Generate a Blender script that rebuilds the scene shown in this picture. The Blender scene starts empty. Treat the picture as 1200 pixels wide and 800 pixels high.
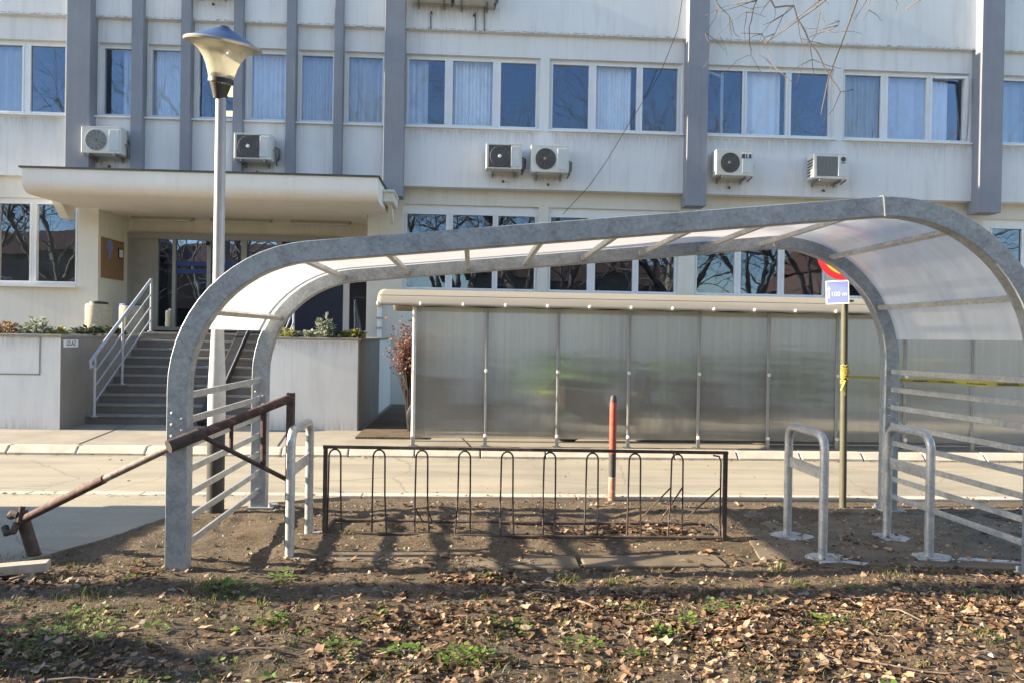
import bpy, math, random
from mathutils import Vector, Matrix
from math import sin, cos, pi, radians
random.seed(11)
S = bpy.context.scene
COL = S.collection

# ------------------------------------------------------------------ mesh builder
class MB:
    def __init__(s): s.v = []; s.f = []; s.sm = []
    def face(s, pts, smooth=False):
        i = len(s.v); s.v += [tuple(p) for p in pts]; s.f.append(tuple(range(i, i + len(pts)))); s.sm.append(smooth)
    def box(s, x0, x1, y0, y1, z0, z1, M=None):
        i = len(s.v)
        p = [(x0,y0,z0),(x1,y0,z0),(x1,y1,z0),(x0,y1,z0),(x0,y0,z1),(x1,y0,z1),(x1,y1,z1),(x0,y1,z1)]
        if M is not None: p = [tuple(M @ Vector(q)) for q in p]
        s.v += p
        for f in ((0,3,2,1),(4,5,6,7),(0,1,5,4),(1,2,6,5),(2,3,7,6),(3,0,4,7)):
            s.f.append(tuple(i + k for k in f)); s.sm.append(False)
        return s
    def bar(s, a, b, w, h, up=(0,0,1)):
        a, b = Vector(a), Vector(b); d = (b - a); L = d.length; d.normalize()
        up = Vector(up)
        if abs(d.dot(up)) > .98: up = Vector((0,1,0))
        x = d.cross(up).normalized(); z = x.cross(d)
        M = Matrix(((x.x,d.x,z.x,a.x),(x.y,d.y,z.y,a.y),(x.z,d.z,z.z,a.z),(0,0,0,1)))
        return s.box(-w/2, w/2, 0, L, -h/2, h/2, M)
    def tube(s, pts, r, n=8, closed=False, caps=True):
        P = [Vector(p) for p in pts]; m = len(P)
        R = r if isinstance(r, (list, tuple)) else [r] * m
        T = []
        for i in range(m):
            if closed: t = P[(i+1) % m] - P[i-1]
            else: t = P[min(i+1, m-1)] - P[max(i-1, 0)]
            T.append(t.normalized() if t.length > 1e-9 else Vector((0,0,1)))
        u = Vector((0,0,1)) if abs(T[0].z) < .9 else Vector((1,0,0))
        u = (u - T[0] * u.dot(T[0])).normalized()
        base = len(s.v)
        for i in range(m):
            u = (u - T[i] * u.dot(T[i]))
            if u.length < 1e-6: u = T[i].orthogonal()
            u.normalize(); w = T[i].cross(u)
            for k in range(n):
                a = 2 * pi * k / n
                s.v.append(tuple(P[i] + (u * cos(a) + w * sin(a)) * R[i]))
        for i in range(m if closed else m - 1):
            j = (i + 1) % m
            for k in range(n):
                l = (k + 1) % n
                s.f.append((base+i*n+k, base+i*n+l, base+j*n+l, base+j*n+k)); s.sm.append(True)
        if caps and not closed:
            s.f.append(tuple(base + k for k in reversed(range(n)))); s.sm.append(False)
            s.f.append(tuple(base + (m-1)*n + k for k in range(n))); s.sm.append(False)
        return s
    def lathe(s, prof, c=(0,0,0), n=24, smooth=True, a0=0):
        base = len(s.v); m = len(prof)
        for r, z in prof:
            for k in range(n):
                a = a0 + 2*pi*k/n; s.v.append((c[0]+r*cos(a), c[1]+r*sin(a), c[2]+z))
        for i in range(m-1):
            for k in range(n):
                l = (k+1) % n
                s.f.append((base+i*n+k, base+i*n+l, base+(i+1)*n+l, base+(i+1)*n+k)); s.sm.append(smooth)
        if prof[0][0] > 1e-4: s.f.append(tuple(base+k for k in reversed(range(n)))); s.sm.append(False)
        if prof[-1][0] > 1e-4: s.f.append(tuple(base+(m-1)*n+k for k in range(n))); s.sm.append(False)
        return s
    def prism(s, poly, axis, a, b, smooth=False):
        # poly: 2D points; axis 'x': (y,z) extruded along x, 'y': (x,z), 'z': (x,y)
        def P(q, t):
            return (t,q[0],q[1]) if axis=='x' else ((q[0],t,q[1]) if axis=='y' else (q[0],q[1],t))
        n = len(poly); i = len(s.v)
        s.v += [P(q,a) for q in poly] + [P(q,b) for q in poly]
        s.f.append(tuple(i+k for k in range(n))); s.sm.append(False)
        s.f.append(tuple(i+n+k for k in reversed(range(n)))); s.sm.append(False)
        for k in range(n):
            l = (k+1) % n
            s.f.append((i+k, i+n+k, i+n+l, i+l)); s.sm.append(smooth)
        return s
    def strip(s, A, B, smooth=True, closed=False):
        i = len(s.v); n = len(A); s.v += [tuple(p) for p in A] + [tuple(p) for p in B]
        for k in range(n if closed else n-1):
            l = (k+1) % n
            s.f.append((i+k, i+l, i+n+l, i+n+k)); s.sm.append(smooth)
        return s
    def sphere(s, c, r, n=10, sq=1.0):
        return s.lathe([(max(r*sin(pi*k/6),0), -r*sq*cos(pi*k/6)) for k in range(7)], c, n)
    def build(s, name, mat, parent=None, bevel=0, fix=True):
        o0 = ORG.get(parent.name, Vector((0,0,0))) if parent else Vector((0,0,0))
        me = bpy.data.meshes.new(name)
        me.from_pydata([tuple(Vector(p) - o0) for p in s.v], [], s.f)
        me.polygons.foreach_set('use_smooth', s.sm)
        if fix:
            import bmesh
            bm = bmesh.new(); bm.from_mesh(me)
            bmesh.ops.remove_doubles(bm, verts=bm.verts, dist=1e-5) if len(bm.verts) < 60000 else None
            bmesh.ops.recalc_face_normals(bm, faces=bm.faces); bm.to_mesh(me); bm.free()
        me.materials.append(mat)
        if fix and any(s.sm): me.set_sharp_from_angle(angle=radians(38))
        o = bpy.data.objects.new(name, me); COL.objects.link(o)
        if parent: o.parent = parent; ORG[o.name] = o0
        if bevel:
            b = o.modifiers.new('bevel', 'BEVEL'); b.width = bevel; b.segments = 2; b.limit_method = 'ANGLE'; b.angle_limit = radians(50)
        return o
ORG = {}
def tag(o, label=None, cat=None, group=None, kind=None):
    if label: o['label'] = label
    if cat: o['category'] = cat
    if group: o['group'] = group
    if kind: o['kind'] = kind
    return o
def thing(name, loc, label, cat, group=None):
    o = bpy.data.objects.new(name, None); COL.objects.link(o); o.location = loc; o.empty_display_size = .1
    ORG[o.name] = Vector(loc); return tag(o, label, cat, group)
def base_at(o, loc):
    """move a single-mesh thing's origin to loc"""
    o.data.transform(Matrix.Translation(-Vector(loc))); o.location = loc; return o
def copy_tree(o, parent=None):
    c = o.copy(); COL.objects.link(c)
    if parent: c.parent = parent
    for ch in list(o.children): copy_tree(ch, c)
    return c

# ------------------------------------------------------------------ materials
def nt(name):
    m = bpy.data.materials.new(name); m.use_nodes = True
    t = m.node_tree; t.nodes.clear()
    out = t.nodes.new('ShaderNodeOutputMaterial')
    return m, t, out
def N(t, typ, **kw):
    n = t.nodes.new(typ)
    for k, v in kw.items():
        if k.startswith('i_'): n.inputs[k[2:].replace('_',' ')].default_value = v
        else: setattr(n, k, v)
    return n
def pos(t, scale=(1,1,1)):
    g = N(t, 'ShaderNodeNewGeometry')
    mp = N(t, 'ShaderNodeMapping'); mp.inputs['Scale'].default_value = scale
    t.links.new(g.outputs['Position'], mp.inputs['Vector']); return mp.outputs[0]
def noise(t, vec, scale, detail=5, rough=.6, dist=0):
    n = N(t, 'ShaderNodeTexNoise'); n.inputs['Scale'].default_value = scale; n.inputs['Detail'].default_value = detail
    n.inputs['Roughness'].default_value = rough; n.inputs['Distortion'].default_value = dist
    t.links.new(vec, n.inputs['Vector']); return n.outputs[0]
def ramp(t, fac, stops):
    r = N(t, 'ShaderNodeValToRGB'); e = r.color_ramp.elements
    while len(e) < len(stops): e.new(.5)
    for k, (p, c) in enumerate(stops):
        e[k].position = p; e[k].color = (c if len(c) == 4 else (*c, 1)) if hasattr(c,'__len__') else (c,c,c,1)
    t.links.new(fac, r.inputs[0]); return r.outputs[0]
def mixc(t, fac, a, b, mode='MIX'):
    n = N(t, 'ShaderNodeMix', data_type='RGBA', blend_type=mode)
    for sock, v in ((0, fac), (6, a), (7, b)):
        if hasattr(v, 'is_linked') or hasattr(v, 'links'): t.links.new(v, n.inputs[sock])
        elif isinstance(v, (tuple, list)): n.inputs[sock].default_value = (*v[:3], 1)
        else: n.inputs[sock].default_value = v
    return n.outputs[2]
def bump(t, h, strength=.3, dist=.01, normal=None):
    b = N(t, 'ShaderNodeBump'); b.inputs['Strength'].default_value = strength; b.inputs['Distance'].default_value = dist
    t.links.new(h, b.inputs['Height'])
    if normal: t.links.new(normal, b.inputs['Normal'])
    return b.outputs[0]
def principled(t, out, color, rough=.6, metal=0, normal=None, **kw):
    p = N(t, 'ShaderNodeBsdfPrincipled')
    for nm, v in (('Base Color', color), ('Roughness', rough), ('Metallic', metal)):
        if hasattr(v, 'links'): t.links.new(v, p.inputs[nm])
        elif isinstance(v, (tuple, list)): p.inputs[nm].default_value = (*v[:3], 1)
        else: p.inputs[nm].default_value = v
    for k, v in kw.items(): p.inputs[k.replace('_',' ')].default_value = v
    if normal: t.links.new(normal, p.inputs['Normal'])
    t.links.new(p.outputs[0], out.inputs[0]); return p
def simple(name, c, rough=.6, metal=0, var=.25, scale=6, bmp=.15, bscale=60, dirt=None, streak=False, **kw):
    m, t, out = nt(name)
    v = pos(t); a = noise(t, v, scale)
    dk = tuple(x*(1-var) for x in c); lt = tuple(min(x*(1+var*.6), .95) for x in c)
    col = ramp(t, a, [(.3, dk), (.7, lt)])
    if streak:
        dr = noise(t, pos(t, (11,11,.3)), 1.0, 6, .75); col = mixc(t, ramp(t, dr, [(.54,0),(.72,.6)]), col, dirt)
        blo = noise(t, v, .45, 3); col = mixc(t, ramp(t, blo, [(.45,0),(.7,.35)]), col, tuple(x*.86 for x in c))
        spk = noise(t, v, 38, 2); col = mixc(t, ramp(t, spk, [(.72,0),(.76,.5)]), col, tuple(x*.5 for x in c))
    if dirt:
        vs = pos(t, (2.2, 2.2, .35) if streak else (1,1,1))
        d = noise(t, vs, 1.6 if streak else 2.5, 8, .7)
        f = ramp(t, d, [(.5, 0), (.78, .75)])
        col = mixc(t, f, col, dirt)
    nrm = bump(t, noise(t, v, bscale, 4), bmp, .004) if bmp else None
    principled(t, out, col, rough, metal, nrm, **kw); return m

M = {}
M['plaster'] = simple('painted plaster', (.75,.755,.76), .85, var=.05, scale=.8, bmp=.3, bscale=40, dirt=(.55,.54,.525), streak=True)
M['plaster_warm'] = simple('cream plaster', (.73,.71,.645), .85, var=.06, scale=1.2, bmp=.3, bscale=40, dirt=(.60,.57,.49), streak=True)
M['canopy'] = simple('canopy white plaster', (.86,.84,.79), .85, var=.05, scale=1.2, bmp=.3, bscale=40, dirt=(.74,.71,.65), streak=True)
M['plaster_white'] = simple('white planter plaster', (.84,.84,.83), .85, var=.06, scale=1.5, bmp=.4, bscale=30, dirt=(.68,.67,.64), streak=True)
M['render_grey'] = simple('grey brown render', (.27,.25,.22), .9, var=.15, scale=2, bmp=.5, bscale=40, dirt=(.19,.18,.16), streak=True)
M['pillar'] = simple('grey blue pillar paint', (.25,.265,.305), .8, var=.1, scale=2, bmp=.3, bscale=50, dirt=(.19,.20,.23), streak=True)
M['pvc'] = simple('white window plastic', (.78,.79,.80), .35, var=.04, bmp=0)
M['grey_alu'] = simple('grey door aluminium', (.36,.37,.37), .4, .4, var=.08, bmp=0)
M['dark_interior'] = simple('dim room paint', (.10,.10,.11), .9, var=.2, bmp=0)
M['curtain'] = simple('white curtain cloth', (.86,.88,.90), .9, var=.06, bmp=0)
M['blind'] = simple('cream slat blind', (.80,.77,.68), .9, var=.06, bmp=0)
M['net'] = simple('greyed net curtain', (.55,.58,.62), .9, var=.1, bmp=0)
M['dark_panel'] = simple('dark blue panel', (.02,.03,.07), .25, var=.1, bmp=0)
M['stone_cap'] = simple('weathered coping', (.30,.28,.25), .9, var=.2, scale=8, bmp=.4)
M['step'] = simple('worn grey stair stone', (.20,.185,.165), .85, var=.2, scale=5, bmp=.4, dirt=(.14,.13,.12))
M['step_edge'] = simple('pale stair nosing', (.30,.28,.26), .8, var=.2, scale=9, bmp=.3)
M['rail_paint'] = simple('grey rail paint', (.40,.42,.47), .45, .2, var=.15, scale=12, bmp=.1)
M['black_box'] = simple('charcoal coated metal', (.025,.025,.03), .5, var=.3, scale=8, bmp=.2)
M['ac_white'] = simple('yellowed white enamel', (.70,.69,.64), .5, var=.07, scale=5, bmp=0, dirt=(.5,.48,.42), streak=True)
M['ac_grey'] = simple('grey fan grille', (.17,.17,.17), .6, var=.3, scale=30, bmp=0)
M['ac_dark'] = simple('dark fan recess', (.075,.075,.08), .6, var=.3, bmp=0)
M['ac_light'] = simple('pale grey enamel', (.58,.61,.62), .5, var=.06, bmp=0)
M['black'] = simple('black plastic', (.015,.015,.016), .5, var=.2, bmp=0)
M['white'] = simple('white sign film', (.8,.8,.8), .5, var=.04, bmp=0)
M['ink'] = simple('black lettering', (.02,.02,.02), .6, var=.1, bmp=0)
M['concrete'] = simple('pale concrete', (.50,.46,.38), .9, var=.2, scale=9, bmp=.5, bscale=70, dirt=(.28,.26,.22))
M['concrete_grey'] = simple('grey old concrete', (.25,.23,.20), .9, var=.3, scale=5, bmp=.6, bscale=60, dirt=(.12,.10,.08))
M['cement'] = simple('fresh white cement', (.55,.55,.54), .9, var=.25, scale=20, bmp=.6, bscale=90, dirt=(.25,.23,.2))
M['kerb'] = simple('kerb stone', (.55,.50,.42), .9, var=.15, scale=6, bmp=.5, bscale=60, dirt=(.33,.30,.25))
M['pave'] = simple('pavement concrete', (.29,.265,.22), .9, var=.2, scale=2, bmp=.4, bscale=80, dirt=(.19,.175,.145))
M['bin'] = simple('exposed aggregate concrete', (.48,.43,.32), .9, var=.3, scale=40, bmp=.8, bscale=60, dirt=(.3,.28,.22), streak=True)
M['blue_plastic'] = simple('blue lid plastic', (.03,.08,.30), .5, var=.1, bmp=0)
M['cork'] = simple('brown cork board', (.28,.17,.095), .8, var=.15, scale=20, bmp=.2)
M['yellow'] = simple('yellow plate', (.72,.47,.04), .6, var=.1, bmp=0)
M['lamp_blue'] = simple('blue lamp cap enamel', (.06,.095,.19), .35, .1, var=.15, scale=6, bmp=.1)
M['lamp_rim'] = simple('brushed lamp rim', (.45,.43,.38), .35, .7, var=.2, scale=10, bmp=0)
M['lamp_pole'] = simple('grey lamp pole paint', (.31,.32,.335), .5, .25, var=.12, scale=10, bmp=.2, dirt=(.34,.33,.31), streak=True)
M['lamp_pole_white'] = simple('flaking white pole paint', (.62,.61,.58), .6, 0, var=.15, scale=14, bmp=.4, dirt=(.3,.28,.25), streak=True)
M['tar'] = simple('black tarred pole foot', (.035,.035,.035), .6, var=.3, scale=14, bmp=.4)
M['olive_pole'] = simple('dull olive pole paint', (.10,.10,.07), .6, .1, var=.2, scale=10, bmp=.3, dirt=(.09,.085,.06), streak=True)
M['sign_back'] = simple('sign aluminium', (.35,.36,.38), .5, .6, var=.1, bmp=0)
M['sign_blue'] = simple('blue sign film', (.19,.25,.55), .4, var=.1, bmp=0)
M['sign_red'] = simple('red sign film', (.62,.03,.05), .4, var=.1, bmp=0)
M['sign_yellow'] = simple('yellow sign film', (.85,.55,.05), .4, var=.1, bmp=0)
M['tape'] = simple('yellow barrier tape', (.55,.45,.08), .5, var=.1, bmp=0)
M['red_post'] = simple('weathered red paint', (.40,.08,.05), .6, var=.25, scale=16, bmp=.3, dirt=(.35,.16,.12))
M['dark_paint'] = simple('dark post paint', (.06,.05,.055), .6, var=.3, scale=16, bmp=.3)
M['wood'] = simple('grey weathered board', (.42,.37,.31), .85, var=.25, scale=14, bmp=.4)
M['bark'] = simple('grey brown bark', (.25,.21,.165), .9, var=.35, scale=9, bmp=.8, bscale=24)
M['twig'] = simple('pale twig bark', (.20,.155,.125), .8, var=.3, scale=20, bmp=.3)
M['twig_dark'] = simple('dark twig bark', (.055,.042,.04), .8, var=.3, scale=20, bmp=.3)
M['lampbox'] = simple('dusty lamp housing', (.38,.35,.28), .6, var=.15, scale=12, bmp=0)
M['bolt'] = simple('white bolt cap', (.72,.72,.70), .4, var=.05, bmp=0)
M['post_grey'] = simple('dull zinc post', (.29,.29,.285), .5, .4, var=.15, scale=14, bmp=.15)
M['brick'] = simple('brick red house wall', (.17,.10,.08), .9, var=.2, scale=3, bmp=.4)
M['roof_tile'] = simple('brown roof tile', (.13,.065,.05), .9, var=.3, scale=12, bmp=.5)
M['house_wall'] = simple('dull house wall', (.24,.22,.19), .9, var=.15, scale=1, bmp=.3)
M['cabinet'] = simple('grey cabinet paint', (.30,.32,.31), .6, var=.1, scale=3, bmp=.1)
M['plate_dark'] = simple('dark flashing', (.07,.075,.08), .6, var=.3, scale=8, bmp=.2)

# galvanised steel with spangle and blotches
def galv(name, base, metal=.75, rough=.42, blot=.5):
    m, t, out = nt(name); v = pos(t)
    vo = N(t, 'ShaderNodeTexVoronoi'); vo.inputs['Scale'].default_value = 55; t.links.new(v, vo.inputs['Vector'])
    sp = N(t, 'ShaderNodeSeparateColor'); t.links.new(vo.outputs['Color'], sp.inputs[0])
    n1 = noise(t, v, 5.5, 6, .7, .6); n2 = noise(t, v, 26, 5, .7)
    c = ramp(t, n1, [(.32, tuple(x*(1-blot) for x in base)), (.5, base), (.72, tuple(min(x*1.35,.9) for x in base))])
    c = mixc(t, .35, c, ramp(t, sp.outputs[0], [(0, tuple(x*.6 for x in base)), (1, tuple(min(x*1.35,.9) for x in base))]))
    c = mixc(t, ramp(t, n2, [(.58, 0), (.72, .55)]), c, tuple(x*.55 for x in base))
    r = ramp(t, n1, [(.3, rough+.12), (.7, rough-.06)])
    principled(t, out, c, r, metal, bump(t, n2, .12, .003)); return m
M['galv'] = galv('galvanised steel mottled', (.37,.41,.455), .5, .45, .36)
M['galv_new'] = galv('galvanised tube bright', (.50,.515,.53), .5, .42, .22)

# rust
def rust(name, a, b, c3):
    m, t, out = nt(name); v = pos(t)
    n1 = noise(t, v, 14, 7, .7, .4); n2 = noise(t, v, 40, 4)
    c = ramp(t, n1, [(.34, a), (.52, b), (.66, c3)])
    principled(t, out, c, .8, 0, bump(t, n2, .5, .004)); return m
M['rust'] = rust('brown rusted steel', (.042,.031,.031), (.072,.052,.048), (.12,.085,.07))
M['rust_red'] = rust('red lead paint over rust', (.035,.023,.023), (.078,.038,.036), (.15,.105,.095))
M['rust_pale'] = rust('bare worn steel pole', (.11,.085,.08), (.24,.21,.19), (.36,.34,.32))

# window glass: mirror layer over a clear sheet
def glass(name, refl, tint=(.93,.96,.99), wav=.0025):
    m, t, out = nt(name); v = pos(t)
    tr = N(t, 'ShaderNodeBsdfTransparent'); tr.inputs[0].default_value = (*tint, 1)
    gl = N(t, 'ShaderNodeBsdfGlossy'); gl.inputs['Roughness'].default_value = .0
    gl.inputs['Color'].default_value = (.56,.73,1,1)
    t.links.new(bump(t, noise(t, v, 1.7, 2), wav, .5), gl.inputs['Normal'])
    fr = N(t, 'ShaderNodeFresnel'); fr.inputs[0].default_value = 1.5
    mx = N(t, 'ShaderNodeMath', operation='ADD'); mx.inputs[1].default_value = refl; mx.use_clamp = True
    t.links.new(fr.outputs[0], mx.inputs[0])
    ms = N(t, 'ShaderNodeMixShader'); t.links.new(mx.outputs[0], ms.inputs[0])
    t.links.new(tr.outputs[0], ms.inputs[1]); t.links.new(gl.outputs[0], ms.inputs[2]); t.links.new(ms.outputs[0], out.inputs[0])
    return m
M['glass'] = glass('double glazing', .14)
M['glass_door'] = glass('door glass', .28, (.7,.75,.75))

# new shelter: opal polycarbonate sheet
def opal(name, col, tr_amt, gloss, tf=.80):
    m, t, out = nt(name); v = pos(t, (1,1,1))
    tl = N(t, 'ShaderNodeBsdfTranslucent'); df = N(t, 'ShaderNodeBsdfDiffuse'); gl = N(t, 'ShaderNodeBsdfGlossy'); tp = N(t, 'ShaderNodeBsdfTransparent')
    st = noise(t, pos(t, (1.2,9,1.2)), 1.1, 5, .65)
    c = ramp(t, st, [(.3, tuple(x*.90 for x in col)), (.7, col)])
    c2 = ramp(t, st, [(.3, tuple(x*tf*.80 for x in col)), (.7, tuple(x*tf for x in col))])
    t.links.new(c, df.inputs[0]); t.links.new(c2, tl.inputs[0])
    gl.inputs['Roughness'].default_value = .18; gl.inputs[0].default_value = (.9,.9,.9,1)
    a = N(t, 'ShaderNodeMixShader'); a.inputs[0].default_value = .50
    t.links.new(tl.outputs[0], a.inputs[1]); t.links.new(df.outputs[0], a.inputs[2])
    b = N(t, 'ShaderNodeMixShader'); b.inputs[0].default_value = tr_amt
    t.links.new(a.outputs[0], b.inputs[1]); t.links.new(tp.outputs[0], b.inputs[2])
    d = N(t, 'ShaderNodeMixShader'); d.inputs[0].default_value = gloss
    t.links.new(b.outputs[0], d.inputs[1]); t.links.new(gl.outputs[0], d.inputs[2]); t.links.new(d.outputs[0], out.inputs[0])
    return m
M['opal'] = opal('opal polycarbonate', (.91,.91,.93), .06, .09)
M['beige_sheet'] = opal('sun yellowed roof sheet', (.57,.525,.44), .02, .05, .9)

# old shelter: fluted multiwall sheet, blurs what lies behind sideways
def fluted(name):
    m, t, out = nt(name)
    w = N(t, 'ShaderNodeTexWave', wave_type='BANDS', bands_direction='X', wave_profile='SIN')
    w.inputs['Scale'].default_value = 45; w.inputs['Distortion'].default_value = 0.3
    t.links.new(pos(t), w.inputs['Vector'])
    nrm = bump(t, w.outputs['Fac'], 1.0, .0016)
    rf = N(t, 'ShaderNodeBsdfRefraction'); rf.inputs['IOR'].default_value = 1.35; rf.inputs['Roughness'].default_value = .07
    rf.inputs[0].default_value = (.97,.97,.95,1); t.links.new(nrm, rf.inputs['Normal'])
    gr = ramp(t, noise(t, pos(t,(34,1,.25)), 1.0, 5, .7), [(.3,(.90,.91,.89)),(.65,(.99,.99,.97))]); t.links.new(gr, rf.inputs[0])
    df = N(t, 'ShaderNodeBsdfTranslucent'); df.inputs[0].default_value = (.55,.55,.53,1)
    d2 = N(t, 'ShaderNodeBsdfDiffuse'); t.links.new(ramp(t, noise(t, pos(t,(20,1,.5)), 1.0, 6, .7), [(.35,(.78,.78,.77)),(.6,(.88,.89,.89))]), d2.inputs[0])
    gl = N(t, 'ShaderNodeBsdfGlossy', distribution='GGX'); gl.inputs['Roughness'].default_value = .22
    gl.inputs['Anisotropy'].default_value = .0
    t.links.new(nrm, gl.inputs['Normal'])
    tp = N(t, 'ShaderNodeBsdfTransparent')
    def mx(f, a, b):
        n = N(t, 'ShaderNodeMixShader'); n.inputs[0].default_value = f
        t.links.new(a.outputs[0], n.inputs[1]); t.links.new(b.outputs[0], n.inputs[2]); return n
    a = mx(.5, df, d2)
    b = mx(.76, a, rf); c = mx(.07, b, gl); d = mx(.05, c, tp)
    t.links.new(d.outputs[0], out.inputs[0]); return m
M['fluted'] = fluted('fluted polycarbonate')

# lamp bowl: yellowed clear plastic
def bowl():
    m, t, out = nt('yellowed lamp bowl')
    v = pos(t); c = ramp(t, noise(t, v, 5, 4), [(.3, (.78,.75,.62)), (.7, (.86,.84,.76))])
    tl = N(t, 'ShaderNodeBsdfTranslucent'); df = N(t, 'ShaderNodeBsdfDiffuse'); tp = N(t, 'ShaderNodeBsdfTransparent'); gl = N(t, 'ShaderNodeBsdfGlossy')
    gl.inputs['Roughness'].default_value = .08
    t.links.new(c, tl.inputs[0]); t.links.new(c, df.inputs[0]); tp.inputs[0].default_value = (.9,.86,.7,1)
    def mx(f, a, b):
        n = N(t, 'ShaderNodeMixShader'); n.inputs[0].default_value = f
        t.links.new(a.outputs[0], n.inputs[1]); t.links.new(b.outputs[0], n.inputs[2]); return n
    o = mx(.10, mx(.38, mx(.35, tl, df), tp), gl); t.links.new(o.outputs[0], out.inputs[0]); return m
M['bowl'] = bowl()
def stain(flip=False):
    m, t, out = nt('grey drip stain' if not flip else 'splash dirt'); g = N(t,'ShaderNodeTexCoord'); sp = N(t,'ShaderNodeSeparateXYZ'); t.links.new(g.outputs['Generated'], sp.inputs[0])
    n = ramp(t, noise(t, pos(t,(26,26,2.2)), 1.0, 6, .7), [(.36,0),(.7,1)])
    def mt(op, a, b):
        k = N(t,'ShaderNodeMath',operation=op)
        for i_, x in enumerate((a,b)):
            if hasattr(x,'links'): t.links.new(x,k.inputs[i_])
            else: k.inputs[i_].default_value = x
        return k.outputs[0]
    zz = mt('SUBTRACT',1.0,sp.outputs[2]) if flip else sp.outputs[2]
    ed = mt('MULTIPLY', mt('SUBTRACT',1.0,sp.outputs[0]), sp.outputs[0])
    f = mt('MULTIPLY', mt('MULTIPLY', n, mt('POWER', zz, 1.6)), mt('MINIMUM', mt('MULTIPLY',ed,8.0), .38))
    df = N(t,'ShaderNodeBsdfDiffuse'); df.inputs[0].default_value = (.22,.21,.20,1); tp = N(t,'ShaderNodeBsdfTransparent'); ms = N(t,'ShaderNodeMixShader')
    t.links.new(f, ms.inputs[0]); t.links.new(tp.outputs[0], ms.inputs[1]); t.links.new(df.outputs[0], ms.inputs[2]); t.links.new(ms.outputs[0], out.inputs[0]); return m
M['stain'] = stain(); M['splash'] = stain(True)
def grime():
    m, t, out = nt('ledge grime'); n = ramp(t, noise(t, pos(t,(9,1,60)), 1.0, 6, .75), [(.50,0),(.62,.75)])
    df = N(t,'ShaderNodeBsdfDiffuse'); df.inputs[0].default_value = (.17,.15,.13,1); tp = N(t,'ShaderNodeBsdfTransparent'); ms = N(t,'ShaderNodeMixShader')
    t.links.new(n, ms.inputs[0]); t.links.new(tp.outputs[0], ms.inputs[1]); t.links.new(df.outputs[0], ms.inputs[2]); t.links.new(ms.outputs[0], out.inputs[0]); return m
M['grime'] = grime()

# asphalt
def asphalt():
    m, t, out = nt('dusty worn asphalt'); v = pos(t)
    g = noise(t, v, 85, 4, .8); b = noise(t, pos(t, (.35,1.2,1)), 1.6, 6, .6)
    c = ramp(t, g, [(.3, (.20,.182,.143)), (.52, (.345,.315,.245)), (.72, (.53,.485,.385))])
    c = mixc(t, ramp(t, b, [(.42, 0), (.66, .5)]), c, (.17,.155,.13))
    c = mixc(t, ramp(t, noise(t, pos(t,(.12,2.6,1)), 1.1, 5, .65), [(.5, 0), (.62, .38)]), c, (.19,.175,.145))
    c = mixc(t, ramp(t, noise(t, v, 7, 5, .7), [(.6, 0), (.72, .4)]), c, (.15,.14,.12))
    c = mixc(t, ramp(t, noise(t, v, .5, 4), [(.45, 0), (.7, .35)]), c, (.45,.40,.30))
    vo = N(t, 'ShaderNodeTexVoronoi', feature='DISTANCE_TO_EDGE'); vo.inputs['Scale'].default_value = .55
    vm = N(t, 'ShaderNodeMix', data_type='VECTOR'); vm.inputs[0].default_value = .12
    nn = N(t, 'ShaderNodeTexNoise'); nn.inputs['Scale'].default_value = 2.5; t.links.new(v, nn.inputs['Vector'])
    t.links.new(v, vm.inputs[4]); t.links.new(nn.outputs[1], vm.inputs[5]); t.links.new(vm.outputs[1], vo.inputs['Vector'])
    c = mixc(t, ramp(t, vo.outputs[0], [(0, .45), (.006, 0)]), c, (.09,.08,.07))
    principled(t, out, c, .9, 0, bump(t, g, .5, .006)); return m
M['asphalt'] = asphalt()

def soil():
    m, t, out = nt('damp leaf soil'); v = pos(t)
    g = noise(t, v, 55, 6, .75); b = noise(t, v, 2.2, 6, .65); f = noise(t, v, 140, 2)
    c = ramp(t, g, [(.34, (.026,.018,.012)), (.5, (.13,.088,.055)), (.68, (.32,.24,.15))])
    c = mixc(t, ramp(t, b, [(.40, 0), (.64, .6)]), c, (.22,.18,.13))
    c = mixc(t, ramp(t, noise(t, v, 4, 5), [(.56, 0), (.66, .5)]), c, (.05,.055,.02))
    c = mixc(t, ramp(t, f, [(.66, 0), (.72, .6)]), c, (.33,.29,.23))
    principled(t, out, c, .95, 0, bump(t, f, .8, .008, bump(t, g, 1.0, .035))); return m
M['soil'] = soil()
M['soiled_concrete'] = simple('soil covered concrete', (.165,.132,.095), .95, var=.45, scale=5, bmp=.8, bscale=45, dirt=(.085,.066,.047))
M['earth'] = simple('rough earth and grass', (.10,.095,.05), .95, var=.4, scale=.7, bmp=.6, bscale=20)

def leafmat(name, stops, rough=.7, trans=.25):
    m, t, out = nt(name)
    g = N(t, 'ShaderNodeNewGeometry')
    c = ramp(t, g.outputs['Random Per Island'], stops)
    v = pos(t); c = mixc(t, .35, c, ramp(t, noise(t, v, 60, 3), [(.3, (.5,.5,.5)), (.7, (1.3,1.3,1.3))]), 'MULTIPLY')
    p = N(t, 'ShaderNodeBsdfPrincipled'); t.links.new(c, p.inputs['Base Color']); p.inputs['Roughness'].default_value = rough
    tl = N(t, 'ShaderNodeBsdfTranslucent'); t.links.new(c, tl.inputs[0])
    ms = N(t, 'ShaderNodeMixShader'); ms.inputs[0].default_value = trans
    t.links.new(p.outputs[0], ms.inputs[1]); t.links.new(tl.outputs[0], ms.inputs[2]); t.links.new(ms.outputs[0], out.inputs[0]); return m
M['leaf_dry'] = leafmat('dry fallen leaf', [(0,(.045,.028,.018)),(.3,(.12,.072,.043)),(.55,(.25,.15,.086)),(.78,(.39,.255,.155)),(.93,(.50,.37,.25)),(1,(.28,.25,.22))])
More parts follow.
